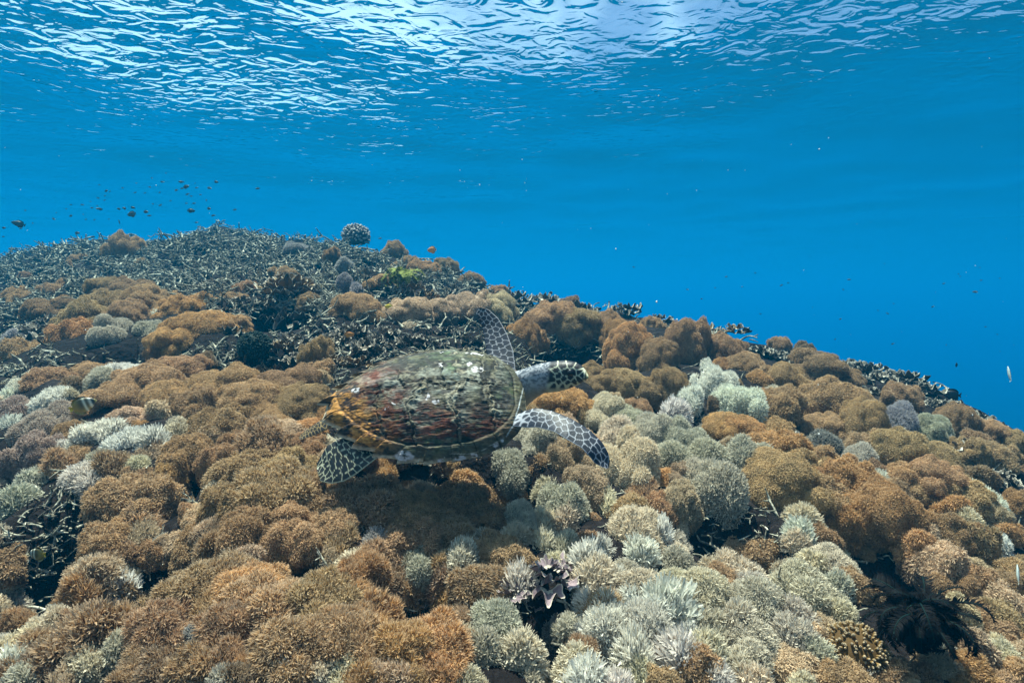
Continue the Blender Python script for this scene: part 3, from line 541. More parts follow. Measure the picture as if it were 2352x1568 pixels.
def stroke_d(P, line):
    d = np.full(len(P), 1e9)
    for (a, b) in zip(line[:-1], line[1:]):
        a = np.array(a, float); b = np.array(b, float); ab = b - a; t = np.clip(((P - a) @ ab) / (ab @ ab), 0, 1); d = np.minimum(d, np.linalg.norm(P - a - t[:, None] * ab, axis=1))
    return d
def blend(c, col, w): return c * (1 - w[:, None]) + np.array(col)[None] * w[:, None]
def cells(P, seeds):
    d1 = np.full(len(P), 1e9); d2 = d1.copy(); own = np.zeros(len(P), int)
    for i, s_ in enumerate(seeds):
        d = np.linalg.norm(P - s_, axis=1); m_ = d < d1; d2 = np.where(m_, d1, np.minimum(d2, d)); own = np.where(m_, i, own); d1 = np.where(m_, d, d1)
    return d1, d2, own
# outline with the saw-toothed rim of overlapping marginal scutes
ns_ = 360; s = np.linspace(0, 1, ns_); s = 0.5 - 0.5 * np.cos(np.pi * s); w = np.interp(s, SO, WO) * TWD / 2
Ol = np.stack([(0.5 - s) * TL, w], 1); Ol = np.concatenate([Ol, Ol[::-1] * [1, -1]]); seg = np.linalg.norm(np.diff(Ol, axis=0, append=Ol[:1]), axis=1); cl = np.concatenate([[0], np.cumsum(seg)])
NO = 720; tt = np.arange(NO) / NO; O = np.stack([np.interp(tt * cl[-1], cl, np.append(Ol[:, k], Ol[0, k])) for k in (0, 1)], 1)
side = np.minimum(tt, 1 - tt) * 2                      # 0 front .. 1 tail along the rim
kk = side * 12; fr_ = kk - np.floor(kk); saw = smooth(0.25, 0.8, side) * (fr_ ** 1.6) * 0.026 + 0.003 * (fr_ ** 2)
nrm2 = unit(O - [0.06 * TL, 0]); back = np.array([-1.0, 0]); O_s = O; O = O + (nrm2 * 0.55 + back * 0.75) * (saw - 0.006 * smooth(0.3, 0.9, side))[:, None]
NR = 150; rho = np.linspace(0, 1, NR) ** 0.8; C0 = np.array([0.06 * TL, 0])
P2 = C0 + rho[None, :, None] * (O_s[:, None] - C0) + smooth(0.84, 1.0, rho)[None, :, None] * (O - O_s)[:, None]; RH = np.broadcast_to(rho, (NO, NR))
Z = TH * (1 - RH ** 2.3) ** 0.85
X_, Y_ = P2[..., 0], P2[..., 1]
Z = Z + 0.006 * np.exp(-(Y_ / 0.022) ** 2) * (1 - RH ** 4)                 # keel
kkg = np.broadcast_to(kk[:, None], RH.shape); mar = RH > 0.87
Z = Z + np.where(RH > 0.86, 0.006 * smooth(0.86, 0.9, RH) * (1 - smooth(0.93, 1, RH)), 0)
pl = np.stack([X_, Y_, Z], -1).reshape(-1, 3)
pm = pl.copy(); far = pm[:, 1] > 0.13; pm[far, 1] = 0.26 - pm[far, 1]
q = zpx(pm); qx, qy = q[:, 0], q[:, 1]; rh = RH.reshape(-1); kv = kkg.reshape(-1); fv = kv - np.floor(kv)
def nz(fx, fy, sd, o=4): return fbm(pl[:, 0] * fx, pl[:, 1] * fy + pl[:, 2] * fy * 0.7, sd, o)
st = nz(34, 110, 31, 4); st2 = nz(50, 260, 32, 2); bl = nz(26, 26, 33, 4); fine = nz(120, 160, 34, 3); big_ = nz(9, 12, 35, 3)
c = np.tile(np.array([0.060, 0.062, 0.055]), (len(pl), 1))
c = blend(c, (0.115, 0.105, 0.055), smooth(-0.1, 0.25, bl))                                         # olive cloud
def blob(x, y, rx, ry): return np.exp(-(((qx - x) / rx) ** 2 + ((qy - y) / ry) ** 2))
red = np.clip(blob(1300, 930, 330, 110) + blob(760, 760, 230, 120) + blob(820, 960, 250, 110) + 0.8 * blob(700, 600, 180, 60), 0, 1) * smooth(-0.42, 0.06, st + 0.3 * bl)
c = blend(c, (0.150, 0.048, 0.030), np.clip(red * 1.35, 0, 0.95))
c = blend(c, (0.16, 0.20, 0.19), np.clip(blob(1000, 620, 420, 120), 0, 1) * smooth(-0.05, 0.3, bl + 0.5 * st) * 0.8)       # slate grey blotches on the upper shell
c = blend(c, (0.09, 0.14, 0.065), np.clip(blob(1150, 510, 160, 60) + 0.8 * blob(1100, 1060, 220, 70) + 0.7 * blob(1560, 720, 90, 160), 0, 1) * smooth(-0.25, 0.2, nz(30, 60, 41)) * 0.85)
c = c * 0.8 * (1 + 0.6 * np.clip(st, -0.4, 0.4) + 0.5 * bl)[:, None]; c = c * (1 + 0.6 * st2)[:, None]
amb = np.clip(1.15 * blob(480, 880, 170, 130) + 0.9 * blob(600, 980, 130, 90) + 0.9 * blob(420, 740, 110, 80) + 0.6 * blob(700, 1060, 120, 60), 0, 1)
c = blend(c, (0.46, 0.215, 0.055), amb * smooth(-0.35, 0.15, bl + 0.6 * st2 + fine * 0.5) * 0.95); c = blend(c, (0.035, 0.02, 0.012), np.clip(blob(520, 800, 90, 45) + 0.6 * blob(560, 900, 60, 60), 0, 1) * smooth(0.0, 0.2, nz(60, 60, 44)))
PALE = [[(1020, 640), (950, 690), (900, 735), (882, 790), (895, 860), (905, 900)], [(1275, 620), (1200, 720), (1165, 745), (1185, 800), (1220, 850), (1210, 885)], [(1440, 640), (1410, 690), (1422, 740), (1455, 790), (1462, 830)],
        [(700, 655), (770, 640), (860, 600)], [(860, 600), (960, 580), (1010, 555)], [(1010, 565), (1110, 650), (1140, 668)], [(1215, 490), (1230, 540), (1300, 590), (1390, 635)], [(1480, 520), (1468, 580), (1500, 610)], [(790, 770), (820, 800)], [(700, 690), (740, 720)], [(1050, 590), (940, 590)]]
jit = np.stack([nz(60, 60, 51, 3), nz(60, 60, 52, 3)], 1) * 42
for i, l_ in enumerate(PALE):
    d = stroke_d(q + jit, l_); wd_ = 24 if i < 3 else 14
    c = blend(c, (0.32 if i < 3 else 0.22, 0.28 if i < 3 else 0.20, 0.19 if i < 3 else 0.14), (1 - smooth(wd_ * 0.45, wd_ * 1.3, d)) * smooth(-0.32, 0.0, nz(70, 90, 55 + i, 3)) * 0.9)
    e_ = np.abs(d - wd_ * 1.5); c = c * (1 - 0.55 * (1 - smooth(3, 12, e_)) * (d > wd_))[:, None]
    d2 = stroke_d(q + jit * 0.3 + [26, 8], l_); c = c * (1 - 0.5 * (1 - smooth(2, 9, d2)))[:, None]
    gw = np.exp(-(stroke_d(q + jit * 0.8 - [50, 0], l_) / (50 if i < 3 else 25)) ** 2); c = blend(c, (0.25, 0.255, 0.21), gw * smooth(-0.35, 0.15, 0.4 * st + bl + 0.5 * fine) * 0.8)
groove = np.zeros(len(pl))
SC = np.array([(1570, 800), (1340, 860), (1090, 860), (800, 830), (600, 850), (1500, 560), (1260, 550), (980, 560), (730, 620)], float); c1_, c2_, co_ = cells(q + jit * 0.6, SC)
c = c * np.array([1.1, 0.72, 1.2, 0.85, 1.05, 0.8, 1.15, 0.8, 1.1])[co_][:, None]
for l_ in ([(1620, 655), (1440, 640), (1390, 635), (1280, 615), (1140, 668), (1000, 628), (860, 655), (700, 690), (600, 705)], [(1440, 640), (1412, 700), (1455, 800), (1475, 900), (1490, 1010)], [(1280, 615), (1180, 745), (1212, 870), (1235, 1000), (1250, 1110)], [(1000, 630), (886, 780), (900, 880), (930, 1000), (960, 1120)], [(700, 690), (670, 780), (690, 880), (740, 1000)], [(1390, 480), (1390, 635)], [(1100, 500), (1140, 668)], [(820, 560), (860, 655)]):
    dd_ = stroke_d(q + jit * 0.7, l_); groove = groove + np.exp(-(dd_ / 9) ** 2) - 0.6 * np.exp(-(stroke_d(q + jit * 0.7 - [16, 0], l_) / 14) ** 2); c = c * (1 - 0.62 * (1 - smooth(3, 10, dd_)))[:, None]; dd_ = stroke_d(q + jit * 0.4 - [12, 2], l_); c = blend(c, (0.22, 0.20, 0.14), (1 - smooth(3, 11, dd_)) * smooth(-0.1, 0.2, nz(50, 50, 77)) * 0.4)
SPK = smooth(0.26, 0.36, nz(45, 75, 71, 3)); c = blend(c, (0.30, 0.27, 0.19), SPK * 0.3 * (rh < 0.85))
# rim scutes
ms = (rh > 0.865).astype(float); c = blend(c, (0.15, 0.14, 0.09), ms * 0.45 * (1 - amb)); seam = (1 - smooth(0.02, 0.055, np.minimum(fv, 1 - fv))) * ms; c = c * (1 - 0.6 * seam)[:, None]
c = c * (1 - 0.6 * (1 - smooth(0.004, 0.012, np.abs(rh - 0.863))))[:, None]
c = blend(c, (0.62, 0.52, 0.38), smooth(0.972, 0.99, rh) * smooth(0.35, 0.6, np.broadcast_to(side[:, None], RH.shape).reshape(-1)) * 0.85)
for l_, wd_, cc in (([(1675, 650), (1640, 790), (1600, 930), (1555, 1000)], 3.5, (0.62, 0.66, 0.64)), ([(1540, 1010), (1400, 1090), (1300, 1120), (1170, 1115)], 2.2, (0.45, 0.44, 0.36)), ([(440, 790), (520, 735), (600, 690)], 5, (0.03, 0.02, 0.02)), ([(440, 790), (560, 870), (680, 960), (800, 1050)], 4, (0.05, 0.03, 0.02)), ([(1138, 1140), (1140, 1190)], 3, (0.6, 0.6, 0.5)), ([(968, 1150), (955, 1205)], 3, (0.6, 0.6, 0.5))):
    c = blend(c, cc, (1 - smooth(wd_ * 0.6, wd_ * 1.6, stroke_d(q + jit * 0.08, l_))) * 0.9)
for (x, y, a_, b2) in ((1365, 548, 46, 24), (1305, 512, 24, 9), (1115, 518, 24, 9), (1080, 770, 26, 22), (1028, 732, 14, 18), (545, 692, 34, 20), (865, 1130, 72, 30), (1110, 1160, 30, 13), (1250, 1148, 36, 14), (1340, 1128, 22, 14), (1474, 1064, 20, 22), (1525, 1030, 13, 16), (750, 815, 14, 10), (800, 775, 10, 9)):
    m_ = np.sqrt(((qx - x + jit[:, 0] * 0.5) / a_) ** 2 + ((qy - y + jit[:, 1] * 0.5) / b2) ** 2); c = blend(c, (0.58, 0.55, 0.56), (1 - smooth(0.75, 1.05, m_)) * smooth(-0.36, -0.12, fine + st2 * 0.4))
c = np.clip(c * 0.80 * (1 + 0.9 * fine)[:, None], 0.006, 0.85)
disp = -0.0035 * groove + 0.0022 * st + 0.0012 * st2 + 0.0025 * bl
for l_ in PALE[:3]: disp = disp + 0.004 * np.exp(-(stroke_d(q + jit, l_) / 26) ** 2)
pl = pl + np.array([0, 0, 1.0]) * disp[:, None]
under = np.stack([P2[..., 0] * 1.0, P2[..., 1], Z * 0.35 - 0.012 * (1 - RH)], -1)[:, NR - 60:, :].reshape(-1, 3)            # underside of the rim, folding back in
V = np.concatenate([pl, under]); n_ = NO * NR; f1 = grid_faces(NO, NR, cu=True)[:, ::-1]; f2 = grid_faces(NO, 60, cu=True) + n_
i = np.arange(NO); j = (i + 1) % NO; F = [f1[:, ::-1], f2[:, ::-1], np.stack([i * NR + NR - 1, j * NR + NR - 1, n_ + j * 60 + 59, n_ + i * 60 + 59], 1)]
cs = np.concatenate([c, np.tile([0.45, 0.38, 0.22], (len(under), 1))])
m_sh, t, b, o = mat("turtle_shell"); b.inputs['Roughness'].default_value = 0.7; b.inputs['Specular IOR Level'].default_value = 0.12
a = N(t, 'ShaderNodeAttribute', attribute_name='Col'); L(t, a.outputs['Color'], b.inputs['Base Color'])
g = N(t, 'ShaderNodeTexCoord'); mp = N(t, 'ShaderNodeMapping'); mp.inputs['Scale'].default_value = (60, 300, 300); L(t, g.outputs['Object'], mp.inputs[0]); n1 = N(t, 'ShaderNodeTexNoise', Scale=1.0, Detail=3.0); L(t, mp.outputs[0], n1.inputs['Vector'])
bm = N(t, 'ShaderNodeBump', Strength=0.5, Distance=0.002); L(t, n1.outputs['Fac'], bm.inputs['Height']); L(t, bm.outputs[0], b.inputs['Normal'])
m_sk, t, b, o = mat("turtle_skin"); b.inputs['Roughness'].default_value = 0.5; b.inputs['Specular IOR Level'].default_value = 0.3
a = N(t, 'ShaderNodeAttribute', attribute_name='Col'); L(t, a.outputs['Color'], b.inputs['Base Color'])
g = N(t, 'ShaderNodeTexCoord'); n1 = N(t, 'ShaderNodeTexNoise', Scale=140.0, Detail=2.0); L(t, g.outputs['Object'], n1.inputs['Vector'])
bm = N(t, 'ShaderNodeBump', Strength=0.35, Distance=0.002); L(t, n1.outputs['Fac'], bm.inputs['Height']); L(t, bm.outputs[0], b.inputs['Normal'])
m_eye, t, b, o = mat("turtle_eye"); b.inputs['Base Color'].default_value = (0.006, 0.005, 0.005, 1); b.inputs['Roughness'].default_value = 0.12
turtle = ob("sea_turtle", None, loc=TP); turtle.rotation_euler = Matrix(TM.tolist()).to_euler(); turtle.empty_display_size = 0.2
tag(turtle, "hawksbill turtle with a serrated mottled shell gliding over the soft corals", "turtle")
shell = ob("shell", mesh("shell", V, F, [m_sh], col=cs), parent=turtle)

def flipper(A, B, dA, dB, thick, rows, cols, seed, dark, line, lw, base_pale=0.0, n=170, m=40):
    """blade between two edges traced in image pixels: real thickness, scaly pattern across it"""
    g = np.random.default_rng(seed)
    def res(E, dd):
        E = np.array(E, float); k = np.concatenate([[0], np.cumsum(np.linalg.norm(np.diff(E, axis=0), axis=1))]); k /= k[-1]; u_ = np.linspace(0, 1, n)
        e = np.stack([np.interp(u_, k, E[:, 0]), np.interp(u_, k, E[:, 1])], 1)
        ker = np.hanning(13); ker /= ker.sum(); ep = np.pad(e, ((6, 6), (0, 0)), mode='reflect', reflect_type='odd'); e = np.stack([np.convolve(ep[:, i], ker, 'valid') for i in (0, 1)], 1)
        D = np.interp(u_, np.linspace(0, 1, len(dd)), dd); return np.array([zat(x, y, d) for (x, y), d in zip(e, D)])
    a_, b_ = res(A, dA), res(B, dB); ch = b_ - a_; cw = np.linalg.norm(ch, axis=1); mid = (a_ + b_) / 2; ax_ = unit(np.gradient(mid, axis=0)); nn = unit(np.cross(ax_, ch))
    tow = -unit(mid); nn = nn * np.sign(np.sum(nn * tow, 1))[:, None]
    cc = 0.5 - 0.5 * np.cos(np.linspace(0, np.pi, m)); prof = 2 * np.sqrt(np.maximum(cc * (1 - cc), 0)) * (1.15 - 0.5 * cc)
    th = (np.minimum(cw * thick, 0.022) * np.interp(np.linspace(0, 1, n), [0, 0.3, 0.85, 1], [1.25, 1, 0.7, 0.25]))[:, None, None]
    top = a_[:, None] + ch[:, None] * cc[None, :, None] + nn[:, None] * prof[None, :, None] * th * 0.5
    bot = a_[:, None] + ch[:, None] * cc[None, ::-1, None] - nn[:, None] * prof[None, ::-1, None] * th * 0.5
    ring = np.concatenate([top, bot[:, 1:-1]], 1); nvr = ring.shape[1]; V = ring.reshape(-1, 3); F = [grid_faces(n, nvr, cv=True)]
    V = np.concatenate([V, mid[:1], mid[-1:]]); i = np.arange(nvr); j = (i + 1) % nvr
    F += [np.stack([i, j, np.full(nvr, n * nvr)], 1), np.stack([(n - 1) * nvr + j, (n - 1) * nvr + i, np.full(nvr, n * nvr + 1)], 1)]
    ln = np.concatenate([[0], np.cumsum(np.linalg.norm(np.diff(mid, axis=0), axis=1))]); c_all = np.concatenate([cc, cc[::-1][1:-1]])
    U = np.stack([np.broadcast_to(ln[:, None], (n, nvr)), c_all[None] * np.maximum(cw, 0.25 * cw.max())[:, None]], -1).reshape(-1, 2)
    seeds = []; wmax = cw.max()
    for r_ in range(rows):
        k = cols if r_ % 2 == 0 else int(cols * 1.15)
        for q_ in range(k):
            l_ = (q_ + 0.5 + g.uniform(-0.22, 0.22)) / k; wl = max(np.interp(l_ * ln[-1], ln, cw), 0.25 * wmax); seeds.append((l_ * ln[-1], (r_ + 0.5 + g.uniform(-0.22, 0.22)) / rows * wl))
    d1, d2, own = cells(U, np.array(seeds)); e_ = d2 - d1; tone = g.uniform(0.7, 1.35, len(seeds))[own]
    l01 = U[:, 0] / ln[-1]; lwv = lw * (1 + base_pale * 6 * (1 - smooth(0.0, 0.22, l01)))
    cr_ = np.array(dark)[None] * tone[:, None]; k_ = 1 - smooth(lwv * 0.6, lwv * 1.3, e_)
    cr_ = cr_ * (1 - k_[:, None]) + np.array(line)[None] * k_[:, None]
    cend = np.broadcast_to(c_all[None], (n, nvr)).reshape(-1); rim_ = smooth(0.965, 0.985, cend) * 0.8; cr_ = blend(cr_, line, rim_)
    cr_ = np.concatenate([cr_, cr_[:1], cr_[-1:]]); V = to_local(V)
    return V, F, cr_
DK, LN_ = (0.013, 0.016, 0.026), (0.33, 0.34, 0.37)
parts, cols_ = [], []
def addp(r): parts.append((r[0], r[1])); cols_.append(r[2])
# near front flipper
addp(flipper([(1640, 850), (1700, 822), (1760, 808), (1870, 830), (2000, 885), (2120, 960), (2200, 1040), (2240, 1110), (2252, 1170), (2244, 1205)], [(1600, 930), (1690, 940), (1760, 937), (1880, 968), (1980, 1030), (2060, 1075), (2110, 1130), (2150, 1180), (2200, 1206), (2236, 1214)],
             [1.66, 1.62, 1.58, 1.54, 1.52], [1.62, 1.58, 1.53, 1.50, 1.50], 0.20, 4, 13, 1, DK, LN_, 0.0019, base_pale=0.55))
# far front flipper
addp(flipper([(1430, 560), (1425, 450), (1408, 350), (1392, 265), (1362, 205), (1350, 165), (1358, 140)], [(1620, 600), (1612, 510), (1600, 420), (1560, 310), (1500, 205), (1435, 148), (1378, 133)], [1.98, 2.04, 2.10, 2.14], [1.94, 2.0, 2.06, 2.12], 0.18, 4, 12, 2, (0.013, 0.015, 0.024), (0.33, 0.33, 0.35), 0.0020))
# near hind flipper
addp(flipper([(640, 1010), (590, 1000), (500, 1005), (420, 1020), (350, 1065), (310, 1130), (282, 1180), (280, 1205)], [(760, 1110), (700, 1135), (620, 1195), (550, 1250), (470, 1300), (380, 1318), (305, 1300), (286, 1240)], [1.74, 1.70, 1.68, 1.66], [1.66, 1.63, 1.62, 1.62], 0.12, 6, 9, 3, (0.005, 0.006, 0.007), (0.42, 0.41, 0.28), 0.0019, base_pale=0.3))
# far hind flipper
addp(flipper([(450, 850), (370, 865), (300, 900), (230, 945), (170, 990), (160, 1008)], [(480, 930), (420, 912), (330, 962), (240, 1002), (180, 1018), (164, 1018)], [1.86, 1.88, 1.9], [1.80, 1.82, 1.86], 0.3, 3, 14, 4, (0.020, 0.014, 0.010), (0.26, 0.18, 0.08), 0.0030))
# torso, neck and head: one loft
ST = [((1500, 620), (1500, 900), 0.75), ((1590, 570), (1620, 850), 0.55), ((1665, 548), (1690, 790), 0.44), ((1735, 524), (1748, 742), 0.40), ((1795, 508), (1808, 708), 0.40), ((1850, 498), (1862, 702), 0.42), ((1900, 492), (1915, 696), 0.43), ((1955, 490), (1972, 680), 0.42), ((2008, 499), (2020, 660), 0.39), ((2048, 521), (2054, 643), 0.36), ((2078, 550), (2078, 626), 0.32), ((2096, 577), (2094, 616), 0.28), ((2106, 596), (2103, 608), 0.25)]
nk, mk = 150, 72; k0 = np.linspace(0, 1, len(ST)); u_ = np.linspace(0, 1, nk)
def cr(vals):
    v_ = np.interp(u_, k0, vals); ker = np.hanning(11); ker /= ker.sum(); vp = np.pad(v_, 5, mode='reflect', reflect_type='odd'); return np.convolve(vp, ker, 'valid')
tx, ty, bx, by, wr = (cr([q_[0][0] for q_ in ST]), cr([q_[0][1] for q_ in ST]), cr([q_[1][0] for q_ in ST]), cr([q_[1][1] for q_ in ST]), cr([q_[2] for q_ in ST]))
Dh = np.interp(u_, [0, 0.3, 1], [1.96, 1.86, 1.76]); tp_ = np.array([zat(x, y, d) for x, y, d in zip(tx, ty, Dh)]); bp_ = np.array([zat(x, y, d) for x, y, d in zip(bx, by, Dh)])
hv = tp_ - bp_; hl = np.linalg.norm(hv, axis=1); mid = (tp_ + bp_) / 2; axh = unit(np.gradient(mid, axis=0)); sd = unit(np.cross(axh, hv)); an = np.linspace(0, 2 * np.pi, mk, endpoint=False)
ca, sa = np.cos(an), np.sin(an); sq = lambda x, p: np.sign(x) * np.abs(x) ** p
ring = mid[:, None] + hv[:, None] * 0.5 * sq(ca, 0.92)[None, :, None] + sd[:, None] * (hl * wr)[:, None, None] * sq(sa, 0.85)[None, :, None]
hV = ring.reshape(-1, 3); q2 = zpx(to_local(hV)); hx, hy = q2[:, 0], q2[:, 1]
HS = np.array([(1868, 520), (1885, 556), (1932, 522), (1990, 508), (1858, 585), (1864, 620), (1905, 592), (1950, 572), (1905, 640), (1942, 612), (1985, 602), (1968, 640), (2006, 570), (2042, 566), (2064, 590), (2042, 616), (1928, 664), (2012, 632), (1988, 664), (1880, 655), (2036, 535), (2092, 592)], float)
d1, d2, own = cells(q2, HS); e_ = d2 - d1; lw_ = 7 + 13 * smooth(620, 680, hy)
skin = np.array([0.50, 0.50, 0.36]); hc = np.tile(np.array([0.013, 0.013, 0.014]), (len(hV), 1)); hc = blend(hc, skin, 1 - smooth(lw_ * 0.6, lw_ * 1.15, e_))
hc = blend(hc, (0.46, 0.47, 0.36), smooth(668, 690, hy)); hc = blend(hc, (0.03, 0.03, 0.03), (1 - smooth(3, 7, stroke_d(q2, [(2098, 606), (2050, 622), (1990, 634)]))) * 0.8)
hc = blend(hc, (0.40, 0.38, 0.22), smooth(2082, 2098, hx) * 0.8)
wrk = vn2(hx * 0.10, hy * 0.15 + 0.04 * hx, 81) + 0.35 * vn2(hx * 0.2, hy * 0.25, 82)
nkc = np.tile(np.array([0.30, 0.31, 0.33]), (len(hV), 1)) * (1 - 0.25 * smooth(640, 720, hy))[:, None]; nkc = blend(nkc, (0.05, 0.06, 0.08), smooth(-0.05, 0.12, wrk) * (1 - 0.5 * smooth(600, 680, hy)) * 0.9); nkc = blend(nkc, (0.50, 0.48, 0.40), smooth(660, 720, hy) * 0.4)
hc = blend(hc, nkc[0] * 0, np.zeros(len(hV))); kx = (1 - smooth(1822, 1852, hx + 0.12 * (hy - 580)))[:, None]; hc = hc * (1 - kx) + nkc * kx
hV2 = np.concatenate([hV, mid[:1], mid[-1:]]); i = np.arange(mk); j = (i + 1) % mk
parts.append((to_local(hV2), [grid_faces(nk, mk, cv=True), np.stack([i, j, np.full(mk, nk * mk)], 1), np.stack([(nk - 1) * mk + j, (nk - 1) * mk + i, np.full(mk, nk * mk + 1)], 1)])); cols_.append(np.concatenate([hc, hc[:1], hc[-1:]]))
# belly and shoulders under the shell
nu, nv = 64, 32; T, P = np.meshgrid(np.linspace(0, 2 * np.pi, nu, endpoint=False), np.linspace(0.001, np.pi - 0.001, nv), indexing='ij')
bz = np.cos(P); bvv = np.stack([0.02 + 0.86 * TL / 2 * np.sin(P) * np.cos(T), 0.80 * TWD / 2 * np.sin(P) * np.sin(T), np.where(bz > 0, 0.08 * bz, 0.050 * bz) + 0.004], -1).reshape(-1, 3)
parts.append((bvv, [grid_faces(nu, nv, cu=True)])); cols_.append(np.tile([0.42, 0.36, 0.22], (len(bvv), 1)))
v, f = join(parts); body_o = ob("body", mesh("body", v, f, [m_sk], col=np.concatenate(cols_)), parent=turtle)
iy = int(np.argmin(np.abs((tx + bx) / 2 - 2008)))
for sg in (-1, 1):
    g1 = fib(200); nu, nv = 20, 12; T, P = np.meshgrid(np.linspace(0, 2 * np.pi, nu, endpoint=False), np.linspace(0.01, np.pi - 0.01, nv), indexing='ij')
    ev = np.stack([np.sin(P) * np.cos(T), np.sin(P) * np.sin(T), np.cos(P)], -1).reshape(-1, 3) * 0.0125
    pos = mid[iy] + hv[iy] * 0.10 + sd[iy] * hl[iy] * wr[iy] * 0.86 * sg
    e_ = ob("eye", mesh("eye", ev, grid_faces(nu, nv, cu=True), [m_eye]), parent=body_o, loc=to_local(pos))
OBST.append((975, 950, 235, 120))
# ---------------------------------------------------------------- feather stars
def feather_arm(seed, ln, w, droop, nseg=22):
    """one curling arm: a rib with a comb of pinnules on both sides"""
    g = np.random.default_rng(seed); tt = np.linspace(0, 1, nseg); an = droop * tt ** 1.3 + 0.25 * np.sin(tt * 5 + g.uniform(0, 6))
    sx = np.cumsum(np.sin(an)) * ln / nseg; sz = np.cumsum(np.cos(an)) * ln / nseg; sy = 0.10 * ln * np.sin(tt * 3 + g.uniform(0, 6)) * tt
    P = np.stack([sx, sy, sz], 1); parts = [tube(P, w * np.linspace(0.11, 0.05, nseg), 5)]; cv = [np.zeros(len(parts[0][0]))]
    Tn = unit(np.gradient(P, axis=0)); B = unit(np.cross(Tn, [[0.05, 1, 0.02]])); A = np.cross(Tn, B)
    V = []
    fine = np.linspace(0.02, 0.99, 64)
    for sg in (-1, 1):
        for q_ in fine:
            i = q_ * (nseg - 1); i0 = int(i); f = i - i0; i1 = min(i0 + 1, nseg - 1); p = P[i0] * (1 - f) + P[i1] * f; d = unit((A[i0] * sg + Tn[i0] * 0.55 + B[i0] * g.normal(0.1, 0.25))[None])[0]
            l = w * (0.45 + 0.75 * math.sin(math.pi * min(1, q_ * 0.85 + 0.12))) * g.uniform(0.8, 1.1); s_ = Tn[i0] * w * 0.075
            V += [p - s_, p + s_, p + d * l * 0.6 + s_ * 0.9, p + d * l * 0.6 - s_ * 0.9, p + d * l + Tn[i0] * l * 0.25]
    V = np.array(V); k = np.arange(len(V) // 5) * 5
    parts.append((V, [np.stack([k, k + 1, k + 2, k + 3], 1), np.stack([k + 3, k + 2, k + 4], 1)])); cv.append(np.ones(len(V)))
    v, f = join(parts); return v, f, np.concatenate(cv)
def crinoid(name, label, p, size, narm, rib, pin, seed, lift):
    m, t, b, o = mat(name + "_skin"); b.inputs['Roughness'].default_value = 0.7; b.inputs['Specular IOR Level'].default_value = 0.1; a = N(t, 'ShaderNodeAttribute', attribute_name='t'); mx = N(t, 'ShaderNodeMix', data_type='RGBA')
    mx.inputs['A'].default_value = (*rib, 1); mx.inputs['B'].default_value = (*pin, 1); L(t, a.outputs['Fac'], mx.inputs['Factor']); L(t, mx.outputs['Result'], b.inputs['Base Color'])
    ms = []
    for k in range(5):
        v, f, tv = feather_arm(seed + k, size, size * 0.15, 1.9 + 0.5 * k); ms.append(mesh("arm", v, f, [m], attrs={'t': tv}))
    e = ob(name, None, loc=p); e.empty_display_size = 0.05; tag(e, label, "feather star"); g = np.random.default_rng(seed)
    T, P = np.meshgrid(np.linspace(0, 2 * np.pi, 16, endpoint=False), np.linspace(0.01, 3.13, 9), indexing='ij')
    ob("disc", mesh("disc", np.stack([np.sin(P) * np.cos(T), np.sin(P) * np.sin(T), 0.6 * np.cos(P)], -1).reshape(-1, 3) * size * 0.12, grid_faces(16, 9, cu=True), [m], attrs={'t': np.ones(144)}), parent=e)
    for k in range(narm):
        el = lift * math.sqrt((k + 0.5) / narm)
        ob("arm", ms[k % 5], parent=e, rot=Euler((g.normal(0, 0.3), el * 0.9 + g.normal(0, 0.2), k * 2.4 + g.normal(0, 0.4))), scale=(g.uniform(0.6, 1.15),) * 3)
    return e
p = hit(2055, 1495); crinoid("feather_star", "black feather star with curling feathery arms on the yellow brown knobbly coral", p + [0, -0.09, 0.15], 0.150, 98, (0.0012, 0.012, 0.011), (0.001, 0.001, 0.0012), 11, 1.5)
p = hit(926, 672); crinoid("feather_star", "yellow green feather star with upright arms on top of a plate coral", p + [0, -0.05, 0.10], 34 / FPX * p[1] * 1.8, 34, (0.16, 0.18, 0.03), (0.26, 0.29, 0.06), 21, 0.75)
